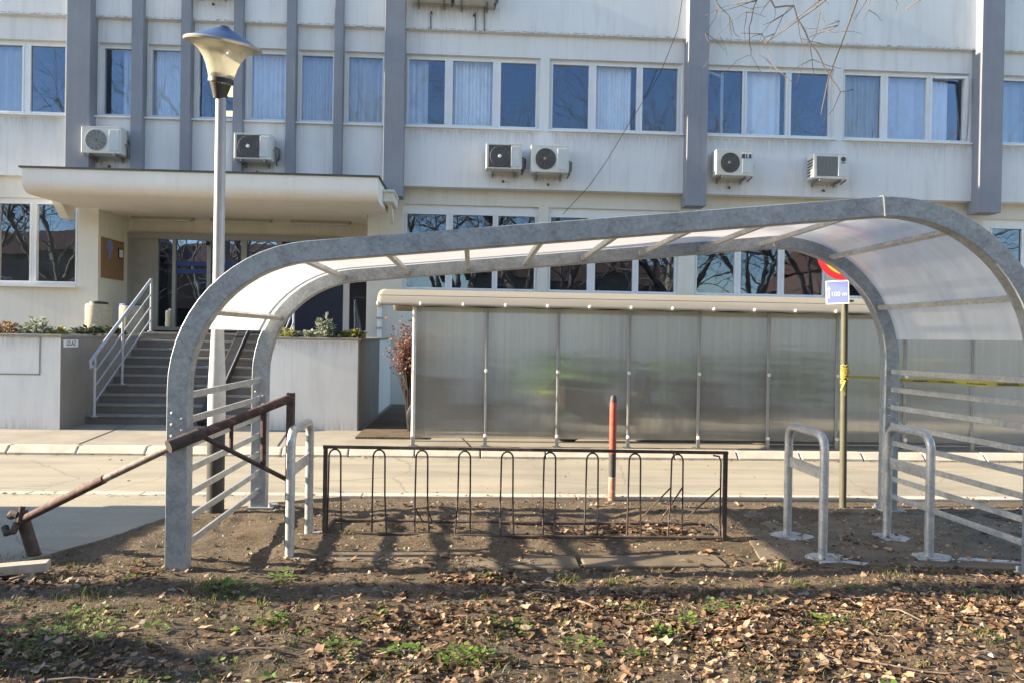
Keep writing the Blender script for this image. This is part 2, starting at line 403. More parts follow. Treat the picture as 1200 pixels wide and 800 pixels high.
M['grass'] = leafmat('grass blade', [(0,(.05,.085,.018)),(.4,(.10,.14,.03)),(.7,(.21,.21,.07)),(1,(.36,.29,.15))], .5, .35)
M['weed'] = leafmat('weed leaf', [(0,(.07,.15,.02)),(.6,(.15,.25,.04)),(1,(.25,.32,.08))], .5, .35)
M['plant_dark'] = leafmat('dark planter leaf', [(0,(.02,.035,.022)),(.6,(.05,.075,.04)),(1,(.12,.14,.08))], .5, .2)
M['plant_lime'] = leafmat('yellow green planter leaf', [(0,(.12,.15,.03)),(.6,(.30,.30,.08)),(1,(.45,.40,.15))], .5, .3)
M['plant_grey'] = leafmat('silver green planter leaf', [(0,(.16,.20,.14)),(.6,(.32,.36,.28)),(1,(.48,.48,.40))], .6, .3)
M['plant_rust'] = leafmat('rusty planter leaf', [(0,(.16,.08,.04)),(.6,(.34,.20,.10)),(1,(.40,.34,.16))], .6, .3)
M['shrub_red'] = leafmat('dry reddish shrub leaf', [(0,(.14,.055,.045)),(.6,(.27,.12,.09)),(1,(.36,.22,.15))], .7, .25)
M['shrub_green'] = leafmat('green shrub leaf', [(0,(.09,.24,.02)),(.6,(.18,.42,.04)),(1,(.30,.50,.07))], .5, .3)
# ================================================================== GROUND
def structure(o): o['kind'] = 'structure'; return o
g = MB(); g.face([(-300,-300,-.14),(300,-300,-.14),(300,300,-.14),(-300,300,-.14)]); structure(g.build('ground', M['earth']))

def vnoise(x, y, s):
    """cheap smooth lattice noise"""
    x *= s; y *= s; i, j = math.floor(x), math.floor(y); u, v = x-i, y-j
    u = u*u*(3-2*u); v = v*v*(3-2*v)
    h = lambda a, b: (math.sin(a*127.1 + b*311.7 + s*17.3) * 43758.5453) % 1.0
    return (h(i,j)*(1-u)+h(i+1,j)*u)*(1-v)+(h(i,j+1)*(1-u)+h(i+1,j+1)*u)*v
APRON = [(-4.6,3.9),(-2.9,4.92),(-2.62,5.5),(-2.46,6.12),(-1.75,6.72),(-1.2,6.97)]   # edge of the tarmac against the soil
def apron_side(x, y):
    """>0 when (x,y) lies on the tarmac side, distance to the edge"""
    best = 9
    inside = False
    for (ax, ay), (bx, by) in zip(APRON, APRON[1:]):
        dx, dy = bx-ax, by-ay; L = math.hypot(dx, dy)
        t = max(0, min(1, ((x-ax)*dx+(y-ay)*dy)/L/L)); px, py = ax+dx*t, ay+dy*t
        d = math.hypot(x-px, y-py)
        if d < best: best = d; inside = ((x-ax)*dy-(y-ay)*dx) < 0
    return best if inside else -best
def soil_h(x, y):
    h = .05*(vnoise(x,y,1.1)-.5) + .035*(vnoise(x,y,3.3)-.5) + .022*(vnoise(x,y,9)-.5) + .012*(vnoise(x,y,23)-.5)
    e = min(1, max(0, (6.95-y)/.5)); h = h*e + .012 - .035*(1-e)
    if y < 4.7: h += .05*(4.7-y)*.4*0
    # swept flat round the new stands
    for (cx, cy, r) in ((2.9,5.3,1.0),):
        k = max(0, 1-math.hypot((x-cx)*.8,y-cy)/r); h = h*(1-k)
    s = apron_side(x, y)
    if s > -.10: h -= min(.16, max(0, (s+.10))*1.2)
    return h
b = MB()
nx, ny, x0, x1, y0, y1 = 330, 190, -5.2, 8.2, .6, 7.02
def gy(j): t = j/ny; return y0 + (y1-y0)*(t**1.0)
for j in range(ny+1):
    for i in range(nx+1):
        x = x0+(x1-x0)*i/nx; y = gy(j); b.v.append((x, y, soil_h(x, y)))
for j in range(ny):
    for i in range(nx):
        a = j*(nx+1)+i; b.f.append((a,a+1,a+nx+2,a+nx+1)); b.sm.append(True)
structure(b.build('soil', M['soil'], fix=False))

# road (a slight sheet), flush kerb strip, tarmac apron on the left
b = MB(); b.box(-60,60,7.12,9.22,-.2,0); structure(b.build('road', M['asphalt']))
b = MB(); x = -14.0
while x < 14:
    b.box(x+.004, x+.996, 7.0, 7.12, -.2, .008); x += 1.0
structure(b.build('road_edging', M['kerb'], bevel=.008))
b = MB(); pts = [(p[0]+.02*sin(p[1]*9), p[1]) for p in APRON]
dense = []
for (ax, ay), (bx, by) in zip(APRON, APRON[1:]):
    for k in range(8):
        t = k/8; dense.append((ax+(bx-ax)*t+random.uniform(-.014,.014), ay+(by-ay)*t+random.uniform(-.014,.014)))
dense.append(APRON[-1])
poly = dense + [(-1.2,7.0),(-30,7.0),(-30,3.9)]
b.prism(poly, 'z', -.12, .002); structure(b.build('tarmac_apron', M['asphalt']))
# kerb of separate stones, pavement behind
b = MB(); x = -16.0; k = 0
while x < 18:
    dz = random.uniform(-.004,.004); b.prism([(9.222,-.1),(9.222,.025+dz),(9.30,.10+dz),(9.40,.10+dz),(9.40,-.1)],'x',x+.006,x+.80); x += .806
structure(b.build('kerb', M['kerb'], bevel=.014))
b = MB(); b.box(-60,60,9.403,15.4,-.15,.095); structure(b.build('pavement', M['pave']))
b = MB()   # saw cuts and flower bed soil behind the old shelter
for x in (-9.6,-7.2,-4.8,-2.4,0): b.face([(x,9.42,.099),(x+.02,9.42,.099),(x+.02-.3,11.4,.099),(x-.3,11.4,.099)])
structure(b.build('pavement_joints', M['tar']))
b = MB(); b.box(-1.55,-.62,10.15,14.8,.08,.125); structure(b.build('flower_bed_soil', M['soil']))

# old concrete strip lying in the soil under the rack, pad under the right stands, cement round the feet
b = MB()
for (xa, xb, ya, yb, r) in ((-.95,-.05,4.93,5.16,-.02),(-.03,.72,4.80,5.06,.0),(.75,1.7,4.84,5.08,.02)):
    Mx = Matrix.Translation(((xa+xb)/2,(ya+yb)/2,0)) @ Matrix.Rotation(r,4,'Z')
    b.box(-(xb-xa)/2,(xb-xa)/2,-(yb-ya)/2,(yb-ya)/2,-.08,.022,Mx)
structure(b.build('concrete_strip', M['soiled_concrete'], bevel=.01))
b = MB(); b.prism([(1.98,5.02),(2.6,4.88),(3.6,4.80),(4.6,4.78),(4.6,6.5),(3.1,6.52),(2.25,6.3)], 'z', -.06, .018)
structure(b.build('concrete_pad', M['soiled_concrete'], bevel=.008))

# ================================================================== BUILDING
B = thing('office_building', (0,15,.1), 'pale plastered office block with grey pillars behind the bike shelters', 'building')
ZB0, ZS0, ZS1, ZW1, ZL1, ZTOP = .1, 4.44, 5.60, 7.08, 7.52, 9.6
wall = MB()
wall.box(-14,15.5,15.0,15.32,ZS0,ZS1)                      # spandrel
wall.box(-14,15.5,15.05,15.32,ZW1,ZL1)                     # lintel band
wall.box(-14,15.5,14.95,15.32,ZL1+.015,ZTOP)               # proud upper panel
wall.box(-14,15.5,15.03,15.3,ZL1-.001,ZL1+.016)
def uz(a, b_): wall.box(a, b_, 15.05, 15.32, ZS1, ZW1)     # piers of the window band
UP = [(-11.2,-7.93,[(-11.1,-10.45),(-10.3,-9.85),(-9.72,-8.83),(-8.67,-8.02)]),
      (-7.36,-6.66,[(-7.27,-6.74)]),(-6.42,-5.73,[(-6.36,-5.79)]),(-5.52,-4.73,[(-5.46,-4.79)]),(-4.53,-3.72,[(-4.44,-3.78)]),(-3.52,-2.80,[(-3.46,-2.86)]),(-2.61,-1.81,[(-2.54,-1.88)]),
      (-1.43,1.27,[(-1.36,-.64),(-.48,.32),(.48,1.19)]),(1.45,4.16,[(1.53,2.26),(2.41,3.24),(3.36,4.08)]),
      (4.62,7.31,[(4.69,5.42),(5.51,6.33),(6.44,7.23)]),(7.50,10.18,[(7.57,8.33),(8.48,9.30),(9.42,10.10)]),
      (10.72,13.4,[(10.86,11.55),(11.7,12.5),(12.65,13.3)])]
prev = -14
for a, c, _ in UP: uz(prev, a); prev = c
uz(prev, 15.5)
def side(x0, x1, y0, y1, z0, z1, mb): mb.box(x0,x1,y0,y1,z0,z1)
wall.build('wall', M['plaster'], B)
low = MB()
low.box(-14,15.5,15.25,15.5,4.13,ZS0-.002)
GR = [(-1.44,1.30,[(-1.36,-.58),(-.44,.37),(.48,1.23)]),(1.50,4.20,[(1.56,2.32),(2.48,3.26),(3.38,4.13)]),
      (4.54,7.33,[(4.60,5.39),(5.52,6.31),(6.44,7.26)]),(7.60,10.35,[(7.67,8.4),(8.55,9.35),(9.5,10.28)]),(10.66,13.4,[(10.9,11.55),(11.7,12.5),(12.65,13.3)])]
low.box(-1.95,15.5,15.25,15.5,.1,2.35)
prev = -1.95
for a, c, _ in GR: low.box(prev,a,15.25,15.5,2.35,4.13); prev = c
low.box(prev,15.5,15.25,15.5,2.35,4.13)
low.box(-2.15,-1.95,15.25,16.6,.1,4.44)                    # right cheek of the entrance
low.box(-14,-9.35,15.1,15.4,1.3,ZS0-.002); low.box(-9.35,-7.73,15.1,15.4,1.3,2.33); low.box(-9.35,-7.73,15.1,15.4,4.03,ZS0-.002)
low.box(-7.73,-7.34,15.1,16.6,1.3,ZS0-.002)                # left cheek of the entrance
low.box(-7.34,-2.15,16.4,16.6,3.56,4.4)                    # beam over the doors
low.build('ground_floor_wall', M['plaster_warm'], B)
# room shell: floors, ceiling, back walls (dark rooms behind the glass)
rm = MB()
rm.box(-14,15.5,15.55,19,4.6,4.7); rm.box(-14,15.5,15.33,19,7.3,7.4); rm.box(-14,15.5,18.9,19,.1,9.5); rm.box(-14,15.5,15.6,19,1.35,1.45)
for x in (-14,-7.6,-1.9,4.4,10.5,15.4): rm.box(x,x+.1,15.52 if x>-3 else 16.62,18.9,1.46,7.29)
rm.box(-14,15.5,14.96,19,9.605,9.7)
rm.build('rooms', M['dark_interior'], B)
# grey pillars
for x0_, x1_, z0_, yf in ((-7.81,-7.37,4.2,14.75),(-1.80,-1.41,4.18,14.75),(4.19,4.60,4.15,14.75),(10.22,10.69,4.17,14.75),
                       (-6.65,-6.43,4.2,14.85),(-5.72,-5.53,4.2,14.85),(-4.72,-4.54,4.2,14.85),(-3.71,-3.53,4.2,14.85),(-2.79,-2.62,4.2,14.85)):
    p = MB(); p.box(x0_,x1_,yf,15.12,z0_,ZTOP); p.build('pillar', M['pillar'], B, bevel=.008)
def window(xa, xb, za, zb, panes, pz0, pz1, Y, curtains=(), pvc='pvc', gl='glass', transom=None):
    f = MB(); e = [xa] + [q for p in panes for q in p] + [xb]
    f.box(xa,xb,Y,Y+.07,za,pz0); f.box(xa,xb,Y,Y+.07,pz1,zb)
    for k in range(0, len(e), 2): f.box(e[k],e[k+1],Y+.002,Y+.068,pz0,pz1)
    for (a, c) in panes:   # sash bead round each pane
        f.box(a-.03,c+.03,Y-.014,Y,pz1,pz1+.03); f.box(a-.03,c+.03,Y-.014,Y,pz0-.03,pz0)
        f.box(a-.03,a,Y-.014,Y,pz0,pz1); f.box(c,c+.03,Y-.014,Y,pz0,pz1)
    f.box(xa-.02,xb+.02,Y-.19,Y-.016,za-.03,za)           # sill board
    w = f.build('window', M[pvc], B)
    for k, (a, c) in enumerate(panes):
        j1, j2 = random.uniform(-.006,.006), random.uniform(-.006,.006)   # panes never sit quite parallel
        q = MB(); q.face([(a,Y+.03-j1-j2,pz0),(c,Y+.03+j1-j2,pz0),(c,Y+.03+j1+j2,pz1),(a,Y+.03-j1+j2,pz1)]); q.build('pane', M[gl], w)
        if k in curtains:
            lo, hi = curtains[k]; cu = MB(); A, Bq = [], []
            n = 60; amp = random.choice((.006,.018,.028)); fq = random.uniform(.5,1.3); xa_, xb_ = a-.06+(c-a+.12)*lo, a-.06+(c-a+.12)*hi
            for i in range(n+1):
                xx = xa_+(xb_-xa_)*i/n; yy = Y+.16+amp*sin(i*fq+k)+.014*sin(i*.37+xa)
                A.append((xx,yy,pz0-.05)); Bq.append((xx,yy,pz1+.08))
            cu.strip(A, Bq); cu.build('curtain', M[random.choice(('curtain','curtain','curtain','blind','net'))], w)
    return w
CU = [{0:(0,1),1:(0,1),2:(0,.95)},{0:(.55,1)},{0:(0,1)},{},{0:(0,1)},{0:(0,1)},{0:(0,1)},
      {0:(0,.52),1:(.08,.95)},{1:(.02,.85)},{1:(.02,.88)},{0:(0,1),1:(0,1),2:(0,.62)},{0:(0,1),1:(0,1)}]
for (a, c, ps), cu in zip(UP, CU): window(a, c, ZS1+.03, ZW1, ps, 5.71, 6.99, 15.13, cu)
for a, c, ps in GR:
    window(a, c, 2.36, 4.13, ps, 2.46, 3.94, 15.31, {})
window(-9.35,-7.73,2.33,4.03,[(-9.26,-8.67),(-8.54,-7.80)],2.42,3.92,15.16,{})
# open sash and lit interior seen in two of the upper windows
sash = MB(); sash.box(5.0,5.06,15.22,15.27,5.72,6.98); sash.bar((4.7,15.2,6.98),(5.05,15.26,6.9),.05,.05); sash.build('open_sash', M['pvc'], B)
sash = MB(); sash.bar((10.12,15.1,5.74),(10.06,14.99,6.97),.045,.05); sash.bar((9.46,15.1,6.99),(10.08,14.99,6.97),.045,.045); sash.build('tilted_sash', M['pvc'], B)
t_, tt, to = nt('lit ceiling lamp'); e_ = N(tt,'ShaderNodeEmission'); e_.inputs[0].default_value=(1,.78,.35,1); e_.inputs[1].default_value=.5; tt.links.new(e_.outputs[0],to.inputs[0])
l = MB(); l.box(-5.46,-4.85,16.2,16.9,6.66,6.72); l.box(-5.3,-4.7,16.0,16.25,6.05,6.1); l.build('room_lamp', t_, B)
mull = MB(); mull.box(-5.16,-5.10,15.2,15.25,5.7,7.0); mull.build('open_sash', M['pvc'], B)

# entrance: canopy
def arcp(cx, cy, r, a0, a1, n=8): return [(cx+r*cos(radians(a0+(a1-a0)*k/n)), cy+r*sin(radians(a0+(a1-a0)*k/n))) for k in range(n+1)]
prof = [(13.2,4.22)] + arcp(13.42,4.03,.22,180,270,7) + [(16.4,3.86),(16.4,4.0),(15.0,4.0),(15.0,4.2)]
cn = MB(); cn.prism(prof, 'x', -7.33, -2.16, True)
prof2 = [(13.2,4.22)] + arcp(13.42,4.03,.22,180,270,7) + [(14.98,3.84),(14.98,4.2)]
cn.prism(prof2, 'x', -7.70, -7.332, True); cn.prism(prof2, 'x', -2.158, -1.69, True)
can = cn.build('canopy', M['canopy'], B)
fl = MB(); fl.box(-7.74,-1.66,13.17,14.74,4.222,4.25); fl.build('flashing', M['plate_dark'], can)
br = MB(); br.box(-1.68,-1.50,13.9,14.74,3.93,4.10); br.prism([(14.2,3.93),(14.7,3.93),(14.7,3.62)],'x',-1.63,-1.57); br.box(-1.69,-1.48,13.85,14.74,4.10,4.14); br.build('gutter_bracket', M['plaster_warm'], can)
br = MB(); br.prism([(14.3,4.0),(14.95,4.0),(14.95,3.6),(14.75,3.6)],'x',-7.88,-7.72); br.build('gutter_bracket', M['plaster_warm'], can)
# door wall
df = MB()
df.box(-7.34,-2.9,16.33,16.39,3.44,3.56)
for xa, xb in ((-7.34,-7.24),(-6.75,-6.71),(-6.41,-6.34),(-5.69,-5.61),(-4.97,-4.86),(-4.21,-4.12)): df.box(xa,xb,16.345,16.42,1.5,3.44)
df.box(-6.71,-4.21,16.347,16.418,1.5,1.58)
door = df.build('entrance_door', M['grey_alu'], B)
d2 = MB(); d2.box(-7.24,-6.75,16.37,16.40,1.5,3.44); d2.build('side_panel', M['grey_alu'], door)
for xa, xb in ((-6.71,-6.41),(-6.34,-5.69),(-5.61,-4.97),(-4.86,-4.21)):
    q = MB(); q.face([(xa,16.39,1.58),(xb,16.39,1.58),(xb,16.39,3.44),(xa,16.39,3.44)]); q.build('pane', M['glass_door'], door)
q = MB()
for z in (2.72,2.88): q.box(-6.34,-5.69,16.38,16.386,z,z+.10); q.box(-5.61,-4.97,16.38,16.386,z,z+.10)
q.build('blue_stripe', M['blue_plastic'], door)
q = MB(); q.sphere((-5.66,16.31,3.36),.045); q.sphere((-3.02,16.35,3.42),.05); q.build('door_sensor', M['black'], door)
dp = MB(); dp.box(-4.12,-2.80,16.36,16.42,1.5,3.44); dp.build('blue_panel', M['dark_panel'], B)
w2 = MB(); w2.box(-2.80,-2.67,16.345,16.42,1.5,3.44); w2.box(-2.67,-2.15,16.345,16.42,3.30,3.44); w2.box(-2.67,-2.15,16.345,16.42,1.5,1.56); w2 = w2.build('window', M['pvc'], B)
q = MB(); q.face([(-2.67,16.39,1.56),(-2.15,16.39,1.56),(-2.15,16.39,3.30),(-2.67,16.39,3.30)]); q.build('pane', M['glass_door'], w2)
f_ = MB(); f_.box(-14,-2.15,13.4,16.6,.1,1.44); f_.build('landing', M['step'], B)
e_ = MB(); e_.box(-5.74,-2.98,13.36,13.42,1.441,1.475); e_.build('landing_edge', M['step_edge'], B)
for k, (xa, xb, lab) in enumerate(((-7.1,-5.85,'leftmost'),(-5.5,-4.25,'middle'),(-3.85,-2.6,'rightmost'))):
    t = thing('ceiling_lamp', ((xa+xb)/2,16.0,3.85), '%s of the three long fluorescent lamps under the entrance canopy' % lab, 'ceiling lamp', 'lamps under the entrance canopy')
    q = MB(); q.box(xa,xb,15.93,16.07,3.80,3.858); q.build('housing', M['lampbox'], t, bevel=.006)
    q = MB(); q.box(xa+.05,xb-.05,15.95,16.05,3.765,3.80); q.build('diffuser', M['ac_light'], t, bevel=.006)
# notice board on the left cheek
t = thing('notice_board', (-7.33,15.66,2.52), 'brown notice board hung on the side wall of the entrance', 'notice board')
q = MB(); q.box(-7.338,-7.315,15.2,16.13,2.52,3.32); q.build('board', M['cork'], t)
q = MB(); q.box(-7.313,-7.300,15.86,16.07,2.96,3.17); q.box(-7.3,-7.297,15.885,16.045,2.985,3.145); q.build('framed_notice', M['ink'], t)
q = MB(); q.box(-7.296,-7.294,15.885,16.045,2.985,3.145); q.build('notice', M['white'], t)
q = MB()
Mx = Matrix.Translation((-7.312,15.50,3.17)) @ Matrix.Rotation(pi/2,4,'Y')
n0 = len(q.v); q.lathe([(0,0),(.09,0),(.09,.008),(0,.008)], n=20); q.v[n0:] = [tuple(Mx @ Vector(p)) for p in q.v[n0:]]
q.build('round_emblem', M['white'], t)
q = MB(); n0 = 0; q.lathe([(.09,0),(.125,0),(.125,.01),(.09,.01)], n=20); q.v = [tuple(Mx @ Vector(p)) for p in q.v]; q.box(-7.312,-7.305,15.44,15.56,2.93,3.06); q.build('emblem_ring', M['sign_blue'], t)

# ================================================================== STAIRS AND PLANTERS
YS0, YS1, NR = 11.5, 13.4, 10
rise = (1.475-.095)/NR; tread = (YS1-YS0)/(NR-1)
st = thing('entrance_stairs', (-4.36,11.5,.095), 'worn grey stone steps climbing to the entrance doors', 'stairs')
q = MB(); e = MB()
for k in range(NR-1):
    zt = .095+rise*(k+1); y = YS0+tread*k
    q.box(-5.74,-2.98,y,YS1,.095+rise*k+(.0 if k==0 else .0),zt-.03)
    e.box(-5.742,-2.978,y-.022,y+tread+.01,zt-.03,zt)
q.build('steps', M['step'], st); e.build('treads', M['step_edge'], st)
q = MB(); q.box(-4.93,-4.79,YS1-tread*2-.03,YS1-tread*2-.023,1.13,1.21); tag(base_at(q.build('warning_plate', M['yellow']),(-4.86,12.9,1.13)), 'small yellow plate stuck on an upper stair riser', 'plate')
pl = thing('planter', (-8,10.8,.095), 'long white raised planter wall left of the entrance steps', 'planter')
q = MB(); q.box(-14,-5.745,10.8,11.0,.095,1.38); q.build('front_wall', M['plaster_white'], pl)
q = MB(); q.box(-6.0,-5.742,11.0,13.35,.095,1.38); q.box(-5.9,-5.741,10.803,11.0,.095,1.38); q.build('side_wall', M['render_grey'], pl)
q = MB(); q.box(-14,-5.72,10.77,11.04,1.38,1.42); q.box(-6.02,-5.72,11.04,13.35,1.38,1.42); q.build('coping', M['stone_cap'], pl, bevel=.006)
q = MB(); q.box(-14,-6.02,11.0,15.08,1.2,1.36); q.build('planting_soil', M['soil'], pl)
q = MB()
for (a,b_) in (((-8.5,.86),(-6.02,.86)),((-6.02,.86),(-6.02,1.375))): q.bar((a[0],10.797,a[1]),(b_[0],10.797,b_[1]),.012,.018)
q.build('panel_groove', M['stone_cap'], pl)
sg = thing('exit_sign', (-5.735,11.0,1.25), 'small white sign reading IZLAZ on the planter corner by the steps', 'sign')
q = MB(); q.box(-5.741,-5.730,10.86,11.24,1.24,1.345); q.build('plate', M['white'], sg)
def text(s, size, name, mat, parent, mat_world, ext=.001, align='CENTER'):
    c = bpy.data.curves.new(name, 'FONT'); c.body = s; c.size = size; c.extrude = ext; c.align_x = align; c.align_y = 'CENTER'
    o = bpy.data.objects.new('tmp', c); COL.objects.link(o)
    bpy.context.view_layer.update()
    me = bpy.data.meshes.new_from_object(o.evaluated_get(bpy.context.evaluated_depsgraph_get()))
    bpy.data.objects.remove(o); me.name = name
    o0 = ORG.get(parent.name, Vector((0,0,0))) if parent else Vector((0,0,0))
    me.transform(Matrix.Translation(-o0) @ mat_world); me.materials.clear(); me.materials.append(mat)
    ob = bpy.data.objects.new(name, me); COL.objects.link(ob)
    if parent: ob.parent = parent; ORG[ob.name] = o0
    return ob
Rx = Matrix.Rotation(pi/2,4,'X')
text('IZLAZ', .095, 'lettering', M['ink'], sg, Matrix.Translation((-5.728,11.05,1.293)) @ Matrix.Rotation(pi/2,4,'Z') @ Rx)
pr = thing('planter', (-2.3,11.0,.095), 'white raised planter wall right of the entrance steps', 'planter')
q = MB(); q.box(-2.97,-1.66,11.0,11.2,.095,1.40); q.build('front_wall', M['plaster_white'], pr)
q = MB(); q.box(-1.9,-1.641,11.2,13.2,.095,1.40); q.box(-1.66,-1.642,11.003,11.2,.095,1.40); q.box(-2.97,-2.8,11.2,13.4,.095,1.40); q.box(-2.97,-1.645,13.2,13.4,.095,1.40); q.build('side_wall', M['render_grey'], pr)
q = MB(); q.box(-1.9,-1.643,13.4,15.24,.095,1.40); q.build('back_wall', M['plaster_white'], pr)
q = MB(); q.box(-2.99,-1.61,10.97,11.24,1.40,1.435); q.box(-1.92,-1.61,11.24,15.24,1.40,1.435); q.build('coping', M['stone_cap'], pr, bevel=.006)
q = MB(); q.box(-2.8,-1.92,11.2,13.2,1.2,1.37); q.build('planting_soil', M['soil'], pr)

def railing(X, label, out):
    t = thing('stair_railing', (X,11.2,.1), label, 'railing')
    P = [(11.18,.10+rise),(12.03,.10+rise*4),(13.05,1.475)]; top = lambda y: 1.11+(y-11.18)*.655
    for y, z in P:
        q = MB(); q.tube([(X,y,z),(X,y,top(y))],.02,8); q.lathe([(.05,0),(.05,.012)],(X,y,z),12); q.build('post', M['rail_paint'], t)
    q = MB(); q.tube([(X+.005,11.16,top(11.16)-.12),(X,11.05,top(11.05)-.07),(X,11.06,top(11.06)+.02),(X,11.18,top(11.18)+.02),(X,13.05,top(13.05)+.02)],.026,8); q.build('handrail', M['rail_paint'], t)
    for d in (.22,.44,.66):
        q = MB(); q.tube([(X,11.18,top(11.18)-d),(X,13.05,top(13.05)-d)],.013,6); q.build('rail', M['rail_paint'], t)
railing(-5.46, 'grey tube railing on the left side of the entrance steps', 0)
railing(-3.07, 'grey tube railing beside the right planter by the entrance steps', 1)
rp = thing('stair_ramp', (-3.97,11.45,.1), 'charcoal rounded ramp channel lying up the entrance steps', 'ramp')
a, c = Vector((-3.97,11.35,.14)), Vector((-3.97,13.32,1.53))
q = MB(); q.bar(a, c, .20, .11); q.bar(c-(c-a).normalized()*.002, c+(c-a).normalized()*.05, .15, .10)
q.build('channel', M['black_box'], rp, bevel=.035)
q = MB(); off=Vector((.085,-.035,.06)); q.bar(a+off,c+off,.012,.012); q.build('edge_strip', M['rail_paint'], rp)

def litter_bin(x, y, label, lidm, flat):
    t = thing('litter_bin', (x,y,1.44), label, 'bin')
    q = MB(); q.lathe([(.0,0),(.21,0),(.225,.03),(.225,.50),(.21,.53),(.0,.53)],(x,y,1.44),24); q.build('body', M['bin'], t)
    q = MB(); q.lathe([(.0,0),(.17,0),(.16,.035),(.05,.06),(0,.06)] if not flat else [(0,0),(.22,0),(.22,.03),(0,.03)],(x,y,1.971),24); q.build('lid', lidm, t)
litter_bin(-7.05,14.55,'round concrete litter bin with a dark lid by the left entrance wall',M['black'],False)
litter_bin(-6.66,15.05,'concrete litter bin with a flat blue lid beside the dark lidded one',M['blue_plastic'],True)

# plants in the raised beds: rosettes of small leaves
def rosette(cx, cy, z, w, h, n, mat, name, label, tall=False):
    b = MB()
    for i in range(n):
        a = random.uniform(0,2*pi); r = w*random.random()**.6; hh = h*random.uniform(.15,1)*(1-.45*(r/w))
        p = Vector((cx+r*cos(a), cy+.8*r*sin(a), z+hh))
        L = random.uniform(.05,.10); d = Vector((cos(a+random.uniform(-1,1)), sin(a+random.uniform(-1,1)), random.uniform(-.1,.9))).normalized()
        s = d.cross(Vector((random.uniform(-1,1),random.uniform(-1,1),1))).normalized()*L*.32
        b.face([p,p+d*L*.5+s,p+d*L,p+d*L*.5-s])
    for i in range(10):
        a = random.uniform(0,2*pi); r = w*.6*random.random(); b.tube([(cx+r*.3*cos(a),cy+r*.3*sin(a),z-.02),(cx+r*cos(a),cy+r*sin(a),z+h*.75)],.005,4)
    o = b.build(name, mat, fix=False); base_at(o,(cx,cy,z)); return tag(o, label, 'plant', 'plants in the raised planters')
rosette(-6.55,10.98,1.37,.16,.24,150,M['plant_rust'],'planter_plant','rust and yellow leaved plant left of the silver green one on the left planter')
rosette(-6.18,11.0,1.37,.18,.30,170,M['plant_grey'],'planter_plant','pale silver green plant, the tallest on the left planter')
rosette(-5.98,11.1,1.37,.13,.15,90,M['plant_lime'],'planter_plant','low lime plant at the corner of the left planter above the IZLAZ sign')
rosette(-6.95,11.05,1.37,.3,.12,200,M['plant_dark'],'planter_plant','low dark ground plant at the left frame edge of the left planter')
rosette(-5.85,11.75,1.40,.20,.15,160,M['plant_dark'],'planter_plant','dark low plant on the left planter in front of the litter bins')
rosette(-5.86,12.5,1.40,.20,.14,160,M['plant_dark'],'planter_plant','dark low plant on the left planter nearest the stair railing top')
rosette(-2.72,11.15,1.38,.16,.17,150,M['plant_lime'],'planter_plant','yellow green plant at the left end of the right planter')
rosette(-2.42,11.2,1.38,.17,.16,150,M['plant_grey'],'planter_plant','low grey green plant left of the tall one on the right planter')
rosette(-2.16,11.1,1.38,.11,.40,190,M['plant_grey'],'planter_plant','tall upright silvery plant in the middle of the right planter')
rosette(-1.95,11.15,1.38,.13,.12,100,M['plant_lime'],'planter_plant','small lime plant just right of the tall silvery one')
rosette(-1.74,11.12,1.40,.13,.17,120,M['plant_lime'],'planter_plant','yellow green plant at the right end of the right planter')

